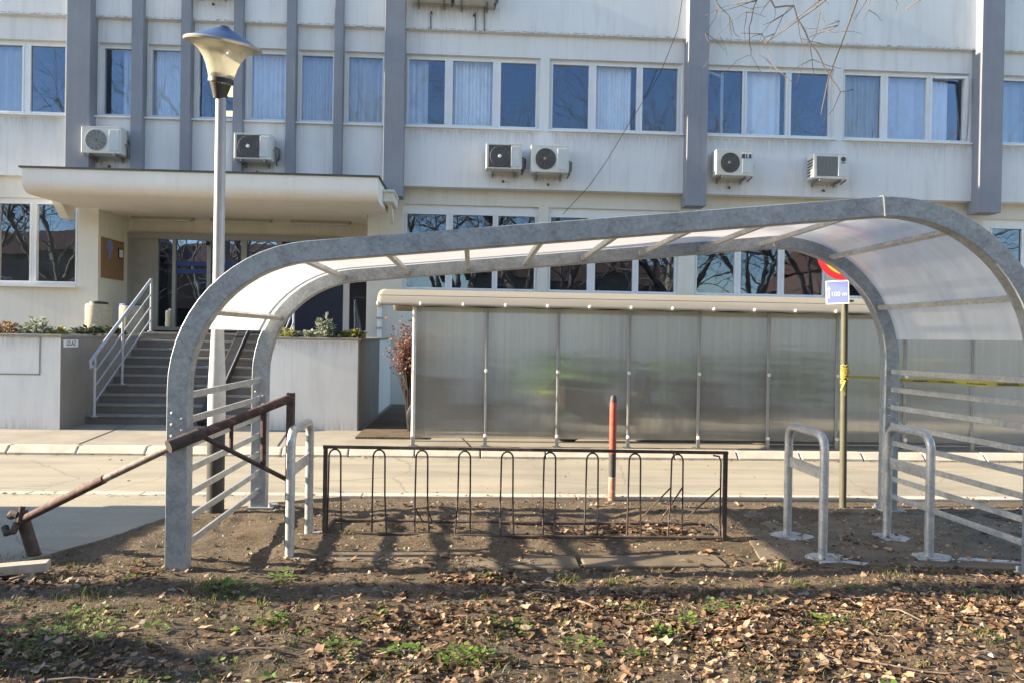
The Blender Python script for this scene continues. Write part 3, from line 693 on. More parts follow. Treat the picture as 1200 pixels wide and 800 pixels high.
# ================================================================== AIR CONDITIONERS
def ac_unit(x, y, z, w, h, style, label):
    """x,z = lower left corner, y = wall face"""
    t = thing('air_conditioner', (x+w/2,y,z), label, 'air conditioner', 'air conditioner outdoor units on the facade')
    yf = y-.36
    q = MB(); q.box(x,x+w,yf,y-.06,z,z+h); body = q.build('casing', M['ac_white'], t, bevel=.012)
    q = MB(); q.box(x+.0,x+w,yf-.006,y-.055,z+h-.012,z+h+.004); q.build('top_cover', M['ac_white'], body, bevel=.003)
    R = h*.40; cx, cz = x+.06+R+.015, z+h*.50
    q = MB()
    Mx = Matrix.Translation((cx,yf-.004,cz)) @ Matrix.Rotation(pi/2,4,'X')
    if style == 'square':
        q.box(cx-R-.025,cx+R+.025,yf-.006,yf+.002,cz-R-.02,cz+R+.02); q.build('fan_recess', M['ac_dark'], t)
    elif style == 'panel':
        q.box(x+.06,x+w*.68,yf-.006,yf+.002,z+.05,z+h-.06); q.build('fan_cover', M['ac_grey'], t)
    else:
        q.lathe([(0,0),(R,0),(R,.004),(0,.004)],n=28); q.v=[tuple(Mx@Vector(p)) for p in q.v]; q.build('fan_recess', M['ac_dark'], t)
    if style != 'panel':
        q = MB(); My = Matrix.Translation((cx,yf-.016,cz)) @ Matrix.Rotation(pi/2,4,'X')
        for k in range(1,8):
            rr = R*k/7.2
            q.tube([tuple(My@Vector((rr*cos(2*pi*i/28),rr*sin(2*pi*i/28),0))) for i in range(28)],.0035,4,closed=True)
        for k in range(12):
            a = 2*pi*k/12; q.tube([tuple(My@Vector((.03*cos(a),.03*sin(a),0))),tuple(My@Vector((R*cos(a+.4),R*sin(a+.4),0)))],.003,4)
        q.build('grille', M['ac_grey'] if style!='round' else M['ac_light'], t)
        q = MB(); q.lathe([(0,0),(.035,0),(.03,.012),(0,.014)],n=14); q.v=[tuple(My@Vector(p)) for p in q.v]; q.build('hub', M['white'] if style=='square' else M['ac_grey'], t)
    q = MB(); xa = x+w*.70; q.box(xa,x+w-.03,yf-.012,yf+.002,z+.05,z+h-.05); pn = q.build('service_panel', M['ac_light'], t, bevel=.006)
    if style == 'square':
        q = MB(); q.box(xa+.03,x+w-.06,yf-.016,yf-.011,z+h*.4,z+h*.72); q.build('louvre', M['ac_white'], pn)
    if style in ('badge','panel'):
        q = MB()
        if style == 'badge':
            q.box(x+w*.68,x+w*.76,yf-.017,yf-.0115,z+h-.16,z+h-.07); q.box(x+w*.79,x+w*.815,yf-.017,yf-.0115,z+h-.15,z+h-.07); q.box(x+w*.79,x+w*.85,yf-.017,yf-.0115,z+h-.16,z+h-.145); q.box(x+w*.87,x+w*.93,yf-.017,yf-.0115,z+h-.16,z+h-.08)
        else:
            q.lathe([(.02,0),(.05,0),(.05,.004),(.02,.004)],n=16); Mz = Matrix.Translation((x+w*.83,yf-.013,z+h*.78)) @ Matrix.Rotation(pi/2,4,'X'); q.v=[tuple(Mz@Vector(p)) for p in q.v]
            q.box(x+w*.77,x+w*.89,yf-.016,yf-.0115,z+h*.62,z+h*.65)
        q.build('badge', M['ac_dark'], pn)
    q = MB()
    for k in range(6): q.box(x-.006,x+.004,yf+.03,y-.09,z+.07+k*(h-.14)/6,z+.10+k*(h-.14)/6)
    q.build('side_louvre', M['ac_dark' if style=='panel' else 'ac_light'], t)
    for bx in (x+.12,x+w-.14):
        q = MB(); q.box(bx,bx+.035,yf-.02,y+.0,z-.045,z-.012); q.box(bx,bx+.03,y-.03,y+.0,z-.10,z-.046); q.sphere((bx+.018,yf+.02,z-.014),.022,8); q.build('bracket', M['post_grey'], t)
    q = MB(); q.tube([(x+w*.5,y+.01,z-.17),(x+w*.5,y-.05,z-.17),(x+w*.5+.01,y-.06,z-.20)],.02,8); q.build('drain_stub', M['ac_dark'], t); q = MB(); q.tube([(x+w-.02,y-.10,z+.30),(x+w+.09,y-.08,z+.26),(x+w+.08,y-.05,z+.10),(x+w+.02,y-.01,z+.05)],.022,7); q.build('hose', M['ac_grey'], t)
    q = MB(); q.tube([(x+w,y-.2,z+.22),(x+w+.05,y-.18,z+.2),(x+w+.05,y-.14,z+.02),(x+w+.02,y,z-.03)],.015,6); q.build('pipe', M['ac_grey'], t)
YW = 15.0
for a in ((-7.46,4.83,.74,.50,'round','outdoor unit left of the first thin pillar above the canopy'),
          (-4.62,4.80,.70,.49,'square','outdoor unit with a square fan frame above the canopy right of the lamp post'),
          (.20,4.75,.70,.49,'square','left unit of the close pair under the middle windows, square fan frame'),
          (1.08,4.71,.74,.52,'plain','right unit of the close pair under the middle windows, dark round fan'),
          (4.75,4.75,.75,.50,'badge','unit with a dark logo badge beside the round fan, right of the thick middle pillar'),
          (6.72,4.74,.72,.50,'panel','unit with a square fan cover and round emblem below the right upper windows')):
    ac_unit(a[0], YW, a[1], a[2], a[3], a[4], a[5])
for a in ((-1.30,8.02,.76,.5,'plain','left unit of the pair cut by the top edge above the middle windows'),(-.46,8.0,.76,.5,'square','right unit of the pair cut by the top edge above the middle windows'),
          (-5.50,8.02,.72,.5,'plain','unit cut by the top edge above the lamp post')):
    ac_unit(a[0], 14.95, a[1], a[2], a[3], a[4], a[5])
for x, z, w_, h_, yw in ((-7.3,4.80,.6,.42,15.0),(-4.55,4.78,.6,.35,15.0),(.22,4.72,.65,.30,15.0),(1.15,4.68,.6,.30,15.0),(4.8,4.72,.6,.32,15.0),(6.8,4.70,.6,.26,15.0),
                        (-1.35,8.0,.9,.48,14.95),(-.5,8.0,.95,.48,14.95),(-5.5,8.0,.7,.48,14.95)):
    q = MB(); q.face([(x,yw-.003,z-h_),(x+w_,yw-.003,z-h_),(x+w_,yw-.003,z),(x,yw-.003,z)]); q.build('drip_stain', M['stain'], B, fix=False)
for a, c, _ in UP[7:] + UP[:1]:
    q = MB(); q.face([(a,14.997,ZS1-.45),(c,14.997,ZS1-.45),(c,14.997,ZS1-.03),(a,14.997,ZS1-.03)]); q.build('drip_stain', M['stain'], B, fix=False)
for xa,xb,yy in ((-12,-5.76,10.798),(-2.96,-1.67,10.998)):
    q = MB(); q.face([(xa,yy-.001,.10),(xb,yy-.001,.10),(xb,yy-.001,.36),(xa,yy-.001,.36)]); q.build('splash_dirt', M['splash'], pl if xa < -5 else pr, fix=False)
    q = MB(); q.face([(xa,yy-.0015,1.12),(xb,yy-.0015,1.12),(xb,yy-.0015,1.38),(xa,yy-.0015,1.38)]); q.build('drip_stain', M['stain'], pl if xa < -5 else pr, fix=False)
# dirt lodged along the ledge over the windows
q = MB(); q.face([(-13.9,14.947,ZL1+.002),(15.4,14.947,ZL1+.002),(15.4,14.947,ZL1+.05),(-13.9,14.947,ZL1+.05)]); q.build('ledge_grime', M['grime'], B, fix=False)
# thin pipes hanging from the upper units, cable sagging across the facade
q = MB()
for x, za, zb in ((-.93,7.53,7.84),(-.05,7.53,7.9),(.13,7.53,8.0)): q.tube([(x,14.93,za),(x,14.93,zb)],.012,6)
q.build('drain_pipe', M['ac_grey'], B)
q = MB(); q.tube([(4.25,14.7,9.4),(4.04,14.72,8.29),(3.95,14.72,7.61),(3.62,14.74,6.74),(3.30,14.76,6.2),(3.0,14.78,5.7),(2.60,14.80,5.01),(2.26,14.84,4.5),(1.76,14.95,3.95)],.0065,5)
tag(q.build('cable', M['black']), 'thin black cable sagging diagonally down the facade by the middle pillar', 'cable')
dp = thing('downpipe', (-1.87,15.17,1.3), 'pale rain downpipe on the wall behind the right planter', 'downpipe')
q = MB(); q.tube([(-1.87,15.17,1.3),(-1.87,15.17,2.3)],.05,10); q.build('pipe', M['pvc'], dp)
for z in (1.6,1.8,2.05):
    q = MB(); q.box(-1.93,-1.81,15.1,15.25,z,z+.04); q.build('clip', M['rail_paint'], dp)
# ================================================================== NEW BICYCLE SHELTER
def shelter_profile(off):
    """outer outline of the frame moved inwards by off; list of (x,z)"""
    pts = [(-1.85+off, 0.0), (-1.85+off, 1.08)]
    sl = math.atan2(2.43-2.06, 2.60+1.05)                    # slope of the roof
    # left bend: circle tangent to the post (x=-1.85) and to the roof line
    def roofz(x): return 2.43+(x-2.60)*math.tan(sl)
    def bend(xpost, sgn, r):
        # centre at xpost+sgn*r, below roof line at distance r
        cx = xpost+sgn*r; cz = roofz(cx)-r/cos(sl); return cx, cz
    cx, cz = bend(-1.85, 1, .92); r = .92-off
    n = 14
    for k in range(n+1):
        a = pi - (pi/2-sl)*k/n; pts.append((cx+r*cos(a), cz+r*sin(a)))
    cx2, cz2 = bend(3.76, -1, 1.10); r2 = 1.10-off
    m = 18
    for k in range(m+1):
        a = pi/2+sl - (pi/2+sl)*k/m; pts.append((cx2+r2*cos(a), cz2+r2*sin(a)))
    pts += [(3.76-off, 1.0), (3.76-off, 0.0)]
    pts[1] = (-1.85+off, min(1.0, cz))
    return pts
SH = thing('bicycle_shelter', (.95,5.6,0), 'new galvanised arched bicycle shelter with an opal plastic roof', 'bicycle shelter')
OUT, INN = shelter_profile(0), shelter_profile(.125)
def frame(yf, yb, feet):
    b = MB(); n = len(OUT)
    o = [(x, max(z, feet) if i in (0,n-1) else z) for i,(x,z) in enumerate(OUT)]; o[0]=(OUT[0][0],feet); o[-1]=(OUT[-1][0],feet)
    i_ = list(INN); i_[0]=(INN[0][0],feet); i_[-1]=(INN[-1][0],feet)
    A=[(x,yf,z) for x,z in o]; Bq=[(x,yf,z) for x,z in i_]; C=[(x,yb,z) for x,z in o]; D=[(x,yb,z) for x,z in i_]
    b.strip(A,Bq); b.strip(C,D); b.strip(A,C); b.strip(Bq,D); b.face([A[0],Bq[0],D[0],C[0]]); b.face([A[-1],Bq[-1],D[-1],C[-1]])
    f = b.build('arch_frame', M['galv'], SH)
    mod = f.modifiers.new('edge','EDGE_SPLIT'); mod.split_angle = radians(40)
    bv = f.modifiers.new('bevel','BEVEL'); bv.width=.004; bv.segments=2; bv.limit_method='ANGLE'; bv.angle_limit=radians(60)
    f.modifiers.remove(mod)
    # weld seams and foot plates
    q = MB()
    for xs in (2.60,):
        z1 = 2.43; sl = .101; q.bar((xs+.0,yf-.002,z1+.003),(xs+.012,yf-.002,z1-.128),.008,.012,(0,1,0)); q.bar((xs,yf-.001,z1+.004),(xs,yb+.001,z1+.004),.012,.006)
    q.build('weld_seam', M['galv_new'], f)
    for px in (-1.785, 3.70):
        q = MB(); q.box(px-.085,px+.13,yf-.03,yb+.05,feet-.006,feet+.008)
        for dx in (-.06,.10): q.lathe([(.014,0),(.014,.03),(0,.03)],(px+dx,yf-.0 if dx>0 else yb+.03,feet+.008),8)
        q.build('base_plate', M['galv_new'], f)
    q = MB()
    for px in (-1.785,3.70):
        for z in (.86,.93,1.0): q.sphere((px-.03,yf-.002,z),.011,8); q.sphere((px+.03,yf-.002,z-.03),.011,8)
    q.build('bolt', M['galv_new'], f)
frame(4.66,4.76,-.005); frame(6.42,6.52,.022)
# roof sheet follows the outer outline, from the left bend down the right bend
def along(pts, x0, z0min=None): pass
S1, S2 = shelter_profile(.022), shelter_profile(.030)
def clip(p): return [q for q in p[2:-2] ]
def cut(p, zl, zr):
    L = [q for k,q in enumerate(p[2:-2]) ]
    return [q for k,q in enumerate(L) if (q[0] < .9 and q[1] >= zl) or (q[0] >= .9 and q[1] >= zr)]
c1 = cut(S1,1.50,1.50)
b = MB(); b.strip([(x,4.765,z) for x,z in c1],[(x,6.415,z) for x,z in c1])
b.build('roof_sheet', M['opal'], SH)
# purlins between the frames under the sheet
def inner_at(x, right_z=None):
    best = min((k for k in range(3,len(S2)-3)), key=lambda k: abs(S2[k][0]-x)); return best
PUR = [-1.62,-1.09,-.56,-.05,.44,.94,1.44,1.95,2.50,3.12,3.56]
def z_on(prof, x, left):
    P = prof[2:-2]
    for (xa,za),(xb,zb) in zip(P,P[1:]):
        if xa <= x <= xb: 
            t=(x-xa)/(xb-xa+1e-9); return za+(zb-za)*t, Vector((xb-xa,0,zb-za)).normalized()
    return P[0][1], Vector((1,0,0))
for x in PUR:
    P3 = shelter_profile(.082); z, d = z_on(P3, x, True); nrm = Vector((-d.z,0,d.x))
    q = MB(); q.bar((x,4.76,z),(x,6.42,z),.034,.036,up=nrm); q.build('purlin', M['galv_new'], SH, bevel=.003)
# side rails
for k in range(7):
    z = 1.10-k*.155; q = MB(); q.bar((-1.765,4.762,z),(-1.785,6.418,z-.002),.02,.042); q.build('rail', M['galv_new'], SH, bevel=.003)
for k in range(8):
    z = 1.245-k*.155; q = MB(); q.bar((3.70,4.762,z+.02),(3.685,6.418,z),.02,.042); q.build('rail', M['galv_new'], SH, bevel=.003)
for k in range(7):
    pass

# ================================================================== STANDS
def bike_stand(x, ya, yb, z, label):
    t = thing('bike_stand', (x,(ya+yb)/2,z), label, 'bicycle stand', 'galvanised tube stands under the new shelter')
    H, r = .84, .03
    path = [(x,ya,z),(x,ya,z+H-.10)]+[(x,ya+.10-.10*cos(a*pi/12),z+H-.10+.10*sin(a*pi/12)) for a in range(1,6)]+[(x,ya+.10,z+H),(x,yb-.10,z+H)]+[(x,yb-.10+.10*sin(a*pi/12),z+H-.10+.10*cos(a*pi/12)) for a in range(1,6)]+[(x,yb,z+H-.10),(x,yb,z)]
    q = MB(); q.tube(path,r,14); q.build('hoop', M['galv_new'], t)
    q = MB(); q.box(x-.006,x+.006,ya+.03,yb-.03,z+.53,z+.61); q.build('cross_plate', M['galv_new'], t, bevel=.002)
    for y in (ya,yb):
        q = MB(); q.box(x-.075,x+.075,y-.075,y+.075,z-.01,z+.007); q.build('base_plate', M['galv_new'], t, bevel=.002)
bike_stand(-1.19,5.04,5.62,.012,'galvanised hoop stand between the left shelter post and the rusty rack')
bike_stand(2.42,5.02,5.60,.02,'galvanised hoop stand nearest the right end of the rusty rack')
bike_stand(3.19,5.05,5.58,.02,'galvanised hoop stand in front of the right side rails')
def patch(x, y, w, d, z, seed):
    random.seed(seed); b = MB(); n = 14
    b.prism([(x+w*(1+random.uniform(-.25,.25))*cos(2*pi*k/n), y+d*(1+random.uniform(-.25,.25))*sin(2*pi*k/n)) for k in range(n)],'z',z-.05,z+.004); return b
for k,(x,y,z) in enumerate(((-1.19,5.04,.014),(-1.19,5.62,.014),(2.42,5.02,.021),(2.42,5.60,.021),(3.19,5.05,.021),(3.19,5.58,.021))):
    structure(patch(x+.03,y,.15,.12,z-.006,k+3).build('cement_patch', M['cement']))
b = MB(); b.prism([(3.35,4.98),(4.2,4.80),(4.25,4.84),(3.4,5.03)],'z',-.02,.0225); b.prism([(2.45,4.95),(2.63,4.86),(2.68,4.9),(2.5,5.0)],'z',-.02,.0225); structure(b.build('cement_spill', M['cement']))

# ================================================================== OLD RUSTY RACK
RK = thing('bicycle_rack', (.4,5.6,0), 'old brown rusted bicycle rack with ten bent wire loops', 'bicycle rack')
RX0, RX1, RY, RYB, RH = -1.07, 1.89, 5.60, 5.98, .665
sk = lambda x: RY-.04*(x-RX0)
q = MB(); q.bar((RX0-.018,sk(RX0),RH),(RX1+.018,sk(RX1),RH),.024,.022); q.build('top_bar', M['rust'], RK)
for x in (RX0,RX1):
    q = MB(); q.bar((x,sk(x),.0),(x,sk(x),RH-.012),.028,.028); q.build('end_post', M['rust'], RK)
    q = MB(); q.bar((x,sk(x)+.018,.025),(x,RYB,.025),.022,.022); q.build('end_foot', M['rust'], RK)
q = MB(); q.tube([(RX0,sk(RX0)+.0,.03),(.2,sk(.2),.022),(RX1,sk(RX1),.03)],.012,6); q.build('front_rail', M['rust'], RK)
q = MB(); q.tube([(RX0,RYB,.03),(.3,RYB-.03,.022),(RX1,RYB-.08,.03)],.014,6); q.build('rear_rail', M['rust'], RK)
LOOPS = [391.5,444,491.6,541.7,592.8,640.5,691,738,785.5]
random.seed(5)
for k in range(10):
    x = RX0+.075 + k*(RX1-RX0-.11)/9.0 if k < 9 else RX1-.055
    if k == 0: x = RX0+.065
    w = .043; y = sk(x)+.022; l = random.uniform(-.012,.012); r_ = random.uniform(-.012,.014)
    H = RH-.02
    pts = [(x-w-.008+l,y-.004,.02),(x-w-.003,y+.004,.30)]+[(x-w*cos(a*pi/10),y,H-.05+.05*sin(a*pi/10)) for a in range(0,11)]+[(x+w+.003,y+.004,.30),(x+w+.008+r_,y-.004,.02)]
    if k == 9: pts = [(x-.03,y,H-.004),(x+.015,y,H-.012),(x+.03,y,H-.05),(x+.03,y,.02)]
    q = MB(); q.tube(pts,.0063,6)
    if k == 2: q.tube([(x+w,y,.22),(x+w+.02,RYB-.02,.03)],.006,5); q.tube([(x-w,y,.22),(x-w+.03,RYB-.02,.03)],.006,5)
    if k == 8: q.tube([(x-w,y,.40),(x-w-.16,RYB-.06,.04)],.006,5); q.tube([(x+w,y,.40),(x-w+.02,RYB-.06,.04)],.006,5)
    if k == 9: q.tube([(x+.03,y,.40),(x-.14,RYB-.06,.04)],.006,5)
    q.build('wheel_loop', M['rust'], RK)

# ================================================================== SWING BARRIER
BR = thing('barrier_pole', (-2.92,5.12,0), 'rusty slanted swing barrier leaning across the left shelter post', 'barrier')
q = MB(); q.tube([(-2.86,5.12,-.04),(-2.90,5.11,.10),(-2.955,5.10,.30)],.04,10); q.build('stub_post', M['rust'], BR)
q = MB(); q.tube([(-3.03,5.06,.20),(-3.0,5.03,.17),(-2.96,5.03,.18),(-2.95,5.06,.23)],.024,8); q.tube([(-3.0,5.07,.27),(-2.97,5.05,.30),(-2.93,5.04,.29)],.026,8); q.tube([(-2.92,5.03,.24),(-2.915,5.05,.34)],.02,8); q.build('clamp', M['rust'], BR)
A0, A1, A2 = Vector((-2.93,5.06,.245)), Vector((-1.755,4.575,.83)), Vector((-1.222,5.15,1.06))
q = MB(); q.tube([A0, A0.lerp(A1,.28), A0.lerp(A1,.56)],[.027,.027,.027],10); q.build('arm', M['rust_red'], BR)
q = MB(); q.tube([A0.lerp(A1,.54),A1+Vector((.05,.05,.02))],.022,10); q.build('pole_end', M['rust_pale'], BR)
q = MB(); q.tube([A1-Vector((.035,.03,.015)),A1.lerp(A2,.2)],[.040,.040],12); q.build('sleeve', M['rust'], BR)
q = MB(); q.tube([A1.lerp(A2,.10),A2],.031,12); q.build('arm', M['rust_red'], BR)
q = MB(); q.box(A2.x-.024,A2.x+.024,A2.y-.024,A2.y+.024,-.02,A2.z+.035); q.build('end_post', M['rust'], BR)
st0, st1 = A1.lerp(A2,.22)-Vector((0,0,.03)), Vector((-1.225,5.15,.50))
q = MB(); q.tube([st0, st1],.015,8); q.build('strut', M['rust'], BR)
for f_, m_, x_ in ((.45,'rust_red',.5),(.74,'rust_red',.78)):
    a = A1.lerp(A2,f_); c = st0.lerp(st1,(f_-.22)/.78)
    q = MB(); q.tube([a,(a.x,a.y,c.z)],.013 if f_<.5 else .019,8); q.build('brace', M[m_], BR)

# ================================================================== LAMP POST
LP = thing('street_lamp', (-2.095,6.28,0), 'grey street lamp with a flared yellowed bowl and blue cap', 'street lamp')
c = (-2.09,6.28,0)
q = MB(); q.lathe([(.068,-.05),(.07,.02),(.069,.67)],c,20); q.build('pole_foot', M['tar'], LP)
q = MB(); q.lathe([(.070,.67),(.069,1.05),(.062,1.20),(.052,1.42),(.0475,1.56)],c,20); q.build('pole_sleeve', M['lamp_pole_white'], LP)
q = MB(); q.lathe([(.0475,1.56),(.045,1.6),(.041,3.44)],c,18); q.build('pole', M['lamp_pole'], LP)
cl = (-2.10,6.28,0)
TL = Matrix.Translation((-2.1,6.28,3.43)) @ Matrix.Rotation(radians(6),4,'Y') @ Matrix.Rotation(radians(9),4,'X') @ Matrix.Translation((2.1,-6.28,-3.43))
def tilt(b): b.v = [tuple(TL @ Vector(p)) for p in b.v]; return b
q = MB(); q.lathe([(.0,3.40),(.05,3.40),(.058,3.44),(.085,3.525),(.0,3.525)],cl,20); tilt(q).build('socket', M['black'], LP)
q = MB(); q.lathe([(0,3.526),(.10,3.526),(.10,3.56),(.07,3.60),(0,3.61)],cl,20); tilt(q).build('lamp_holder', M['black'], LP)
q = MB(); q.lathe([(.060,3.47),(.088,3.53),(.105,3.60),(.122,3.66),(.145,3.71),(.185,3.765),(.24,3.805),(.272,3.815)],cl,36); tilt(q).build('bowl', M['bowl'], LP)
q = MB(); q.lathe([(.262,3.806),(.296,3.812),(.303,3.826),(.296,3.838),(.27,3.842)],cl,36); tilt(q).build('rim', M['lamp_rim'], LP)
q = MB(); q.lathe([(.272,3.843),(.17,3.897),(.05,3.955),(.04,3.97),(.0,3.975)],cl,36); tilt(q).build('cap', M['lamp_blue'], LP)

# ================================================================== RED POST, SIGN POLE, TAPE
RP = thing('bollard', (1.32,6.99,0), 'slim red post with a dark top and peeling paint at the road edge', 'bollard')
q = MB(); q.lathe([(.034,-.02),(.034,.20)],(1.33,6.99,0),12); q.build('post_foot', rust('peeling red and white paint',(.38,.08,.05),(.44,.20,.15),(.56,.46,.42)), RP)
q = MB(); q.lathe([(.0345,.20),(.0345,.42)],(1.33,6.99,0),12); q.build('dark_band', M['dark_paint'], RP)
q = MB(); q.lathe([(.034,.42),(.034,.90)],(1.33,6.99,0),12); q.build('post_body', M['red_post'], RP)
q = MB(); q.lathe([(.0345,.90),(.030,.94),(.02,.965),(0,.968)],(1.33,6.99,0),12); q.build('top', M['dark_paint'], RP)
SP = thing('sign_pole', (3.41,6.70,0), 'olive sign pole with a red and yellow disc over a small blue distance plate', 'sign pole')
q = MB(); q.tube([(3.41,6.70,-.02),(3.385,6.70,2.45)],.031,12); q.build('pole', M['olive_pole'], SP)
def facing(cx, cy, cz, yaw, tiltz=0): return Matrix.Translation((cx,cy,cz)) @ Matrix.Rotation(yaw,4,'Z') @ Matrix.Rotation(pi/2,4,'X') @ Matrix.Rotation(tiltz,4,'Z')
F1 = facing(3.28,6.62,1.945,radians(-30),radians(2)) @ Matrix.Scale(.92,4)
def flat(pts2, F, z0, z1):
    b = MB(); b.prism(pts2,'z',z0,z1); b.v=[tuple(F@Vector(p)) for p in b.v]; return b
q = flat([(-.105,-.115),(.105,-.115),(.105,.115),(-.105,.115)],F1,-.004,0); pl_ = q.build('distance_plate', M['white'], SP)
q = flat([(-.094,-.104),(.094,-.104),(.094,.104),(-.094,.104)],F1,0,.002); q.build('blue_field', M['sign_blue'], pl_)
text('100 m', .058, 'lettering', M['white'], pl_, F1 @ Matrix.Translation((.015,-.02,.003)))
q = flat([(-.078,-.06),(-.072,-.06),(-.072,.03),(-.060,.03),(-.075,.06),(-.09,.03),(-.078,.03)],F1,.002,.0035); q.build('arrow', M['white'], pl_)
F2 = facing(3.36,6.62,2.30,radians(-20))
circ = lambda r,n=36: [(r*cos(2*pi*k/n), r*sin(2*pi*k/n)) for k in range(n)]
q = flat(circ(.25),F2,-.004,0); dk = q.build('round_sign', M['sign_red'], SP)
q = flat(circ(.195),F2,0,.002); q.build('yellow_field', M['sign_yellow'], dk)
q = flat(circ(.245),F2,-.008,-.0041); q.build('back', M['sign_back'], dk)
q = MB(); q.box(3.33,3.44,6.63,6.74,2.02,2.05); q.box(3.34,3.44,6.63,6.74,1.86,1.88); q.build('clamp', M['sign_back'], SP)
TP = thing('barrier_tape', (3.41,6.66,1.2), 'yellow barrier tape with black print tied round the olive sign pole', 'barrier tape')
b = MB(); A=[];Bq=[]
for k in range(61):
    x = 3.42+k*.08; tt_ = (x-3.42)/4.8; z = 1.185-.09*sin(pi*min(tt_,1))*.6+.004*sin(k*.7); y = 6.66+.02*sin(k*.3); hw=.006+.020*min(1,.25+tt_*2.2)*abs(cos(.4*sin(k*.23)))
    A.append((x,y,z-hw)); Bq.append((x,y+.006*sin(k*.5),z+hw))
b.strip(A,Bq); tp_ = b.build('tape_band', M['tape'], TP)
b = MB(); random.seed(9); x = 3.75
while x < 7.9:
    for j in range(random.randint(7,11)):
        w = random.uniform(.008,.02); k=(x-3.42)/.08; i=int(k); f_=k-i
        za=A[i][2]+(A[i+1][2]-A[i][2])*f_; zb=Bq[i][2]+(Bq[i+1][2]-Bq[i][2])*f_; ya=A[i][1]+(A[i+1][1]-A[i][1])*f_
        h0=za+(zb-za)*.25; h1=za+(zb-za)*random.choice((.6,.72,.72)); b.box(x,x+w*.45,ya-.0045,ya-.003,h0,h1); b.box(x+w*.45,x+w,ya-.0045,ya-.003,h0,h0+(h1-h0)*.35)
        x += w+.006
    x += .10
b.build('print', M['ink'], TP)
q = MB(); random.seed(2)
for k in range(9):
    z = 1.13+k*.02; q.tube([(3.405+.036*cos(a*pi/8),6.70+.036*sin(a*pi/8),z+random.uniform(-.012,.012)) for a in range(16)],.0045,5,closed=True)
for k in range(3): q.bar((3.39,6.662,1.15),(3.36+random.uniform(-.03,.03),6.655,1.02+.04*k),.014,.003)
q.build('knot', M['tape'], TP)

# plank at the left, stone
q = MB(); q.bar((-3.25,4.48,.055),(-2.53,4.66,.075),.09,.055); tag(base_at(q.build('plank', M['wood'], bevel=.005),(-2.85,4.6,.03)), 'grey weathered plank lying on the soil at the left', 'plank')

# ================================================================== OLD SHELTER ACROSS THE ROAD
OS = thing('old_bicycle_shelter', (3,9.9,.1), 'old shelter across the road walled with cloudy fluted plastic sheets', 'bicycle shelter')
PX0, STEP, YP = -.735, .913, 9.55
for k in range(10):
    x = PX0+STEP*k; q = MB(); q.tube([(x,YP-.012,.10),(x,YP-.012,1.955)],.021 if k else .026,10); p = q.build('post', M['post_grey'] if k else M['lamp_pole_white'], OS)
    q = MB(); q.box(x-.05,x+.05,YP-.05,YP+.05,.095,.107); q.box(x-.022,x+.022,YP-.045,YP-.028,.107,.22); q.build('foot', M['post_grey'], p)
    q = MB()
    for z in (.24,1.06,1.94): q.sphere((x,YP-.045,z),.024,10)
    q.build('bolt_cap', M['bolt'], p)
    if k < 9:
        q = MB(); random.seed(k); q.box(x+.012,x+STEP-.012,YP+.012,YP+.022,.20,1.94); q.build('side_sheet', M['fluted'], OS)
        q = MB(); q.bar((x,YP+.0,.16),(x+STEP,YP+.0,.16),.02,.012); q.build('bottom_rail', M['post_grey'], OS)
q = MB(); q.bar((PX0-.45,YP-.0,1.975),(PX0+STEP*9,YP,1.975),.04,.035); q.build('top_rail', M['post_grey'], OS)
# scalloped barrel roof sheet
b = MB(); NXR = 160; XR0, XR1 = -1.2, PX0+STEP*9+.3
prof = [(-.12-.02,1.865),(-.115,1.90),(-.06,1.965),(.05,2.02),(.25,2.065),(.6,2.10),(1.0,2.10),(1.4,2.06),(1.75,1.98),(1.95,1.86)]
rows = []
for j,(dy,z) in enumerate(prof):
    rows.append([(XR0+(XR1-XR0)*i/NXR, YP+dy, z+ (.014*abs(sin((XR0+(XR1-XR0)*i/NXR-XR0)/.53*pi))-.01 if j in (0,) else 0)) for i in range(NXR+1)])
for a, c in zip(rows, rows[1:]): b.strip(a, c)
rs = b.build('roof_sheet', M['beige_sheet'], OS, fix=True)
so = rs.modifiers.new('t','SOLIDIFY'); so.thickness=.008
for k in range(17):
    x = XR0+.02+k*.53; q = MB(); q.sphere((x,YP-.15,1.885),.022,8); q.bar((x,YP-.13,1.86),(x,YP+.05,1.93),.05,.02); q.build('roof_clip', M['bolt'], OS)
q = MB(); q.tube([(XR0+(XR1-XR0)*i/80, YP-.10, 1.862+.008*sin(i*.9)) for i in range(81)],.010,5); q.build('edge_cable', M['black'], OS)
for k in range(0,10,3):
    x = PX0+STEP*k; q = MB(); q.tube([(x,YP+1.9,.1),(x,YP+1.9,1.86)],.026,8); q.build('rear_post', M['post_grey'], OS)
    q = MB(); q.tube([(x,YP,1.97),(x,YP+.3,2.05),(x,YP+.9,2.08),(x,YP+1.5,2.02),(x,YP+1.9,1.86)],.02,6); q.build('roof_arch', M['post_grey'], OS)

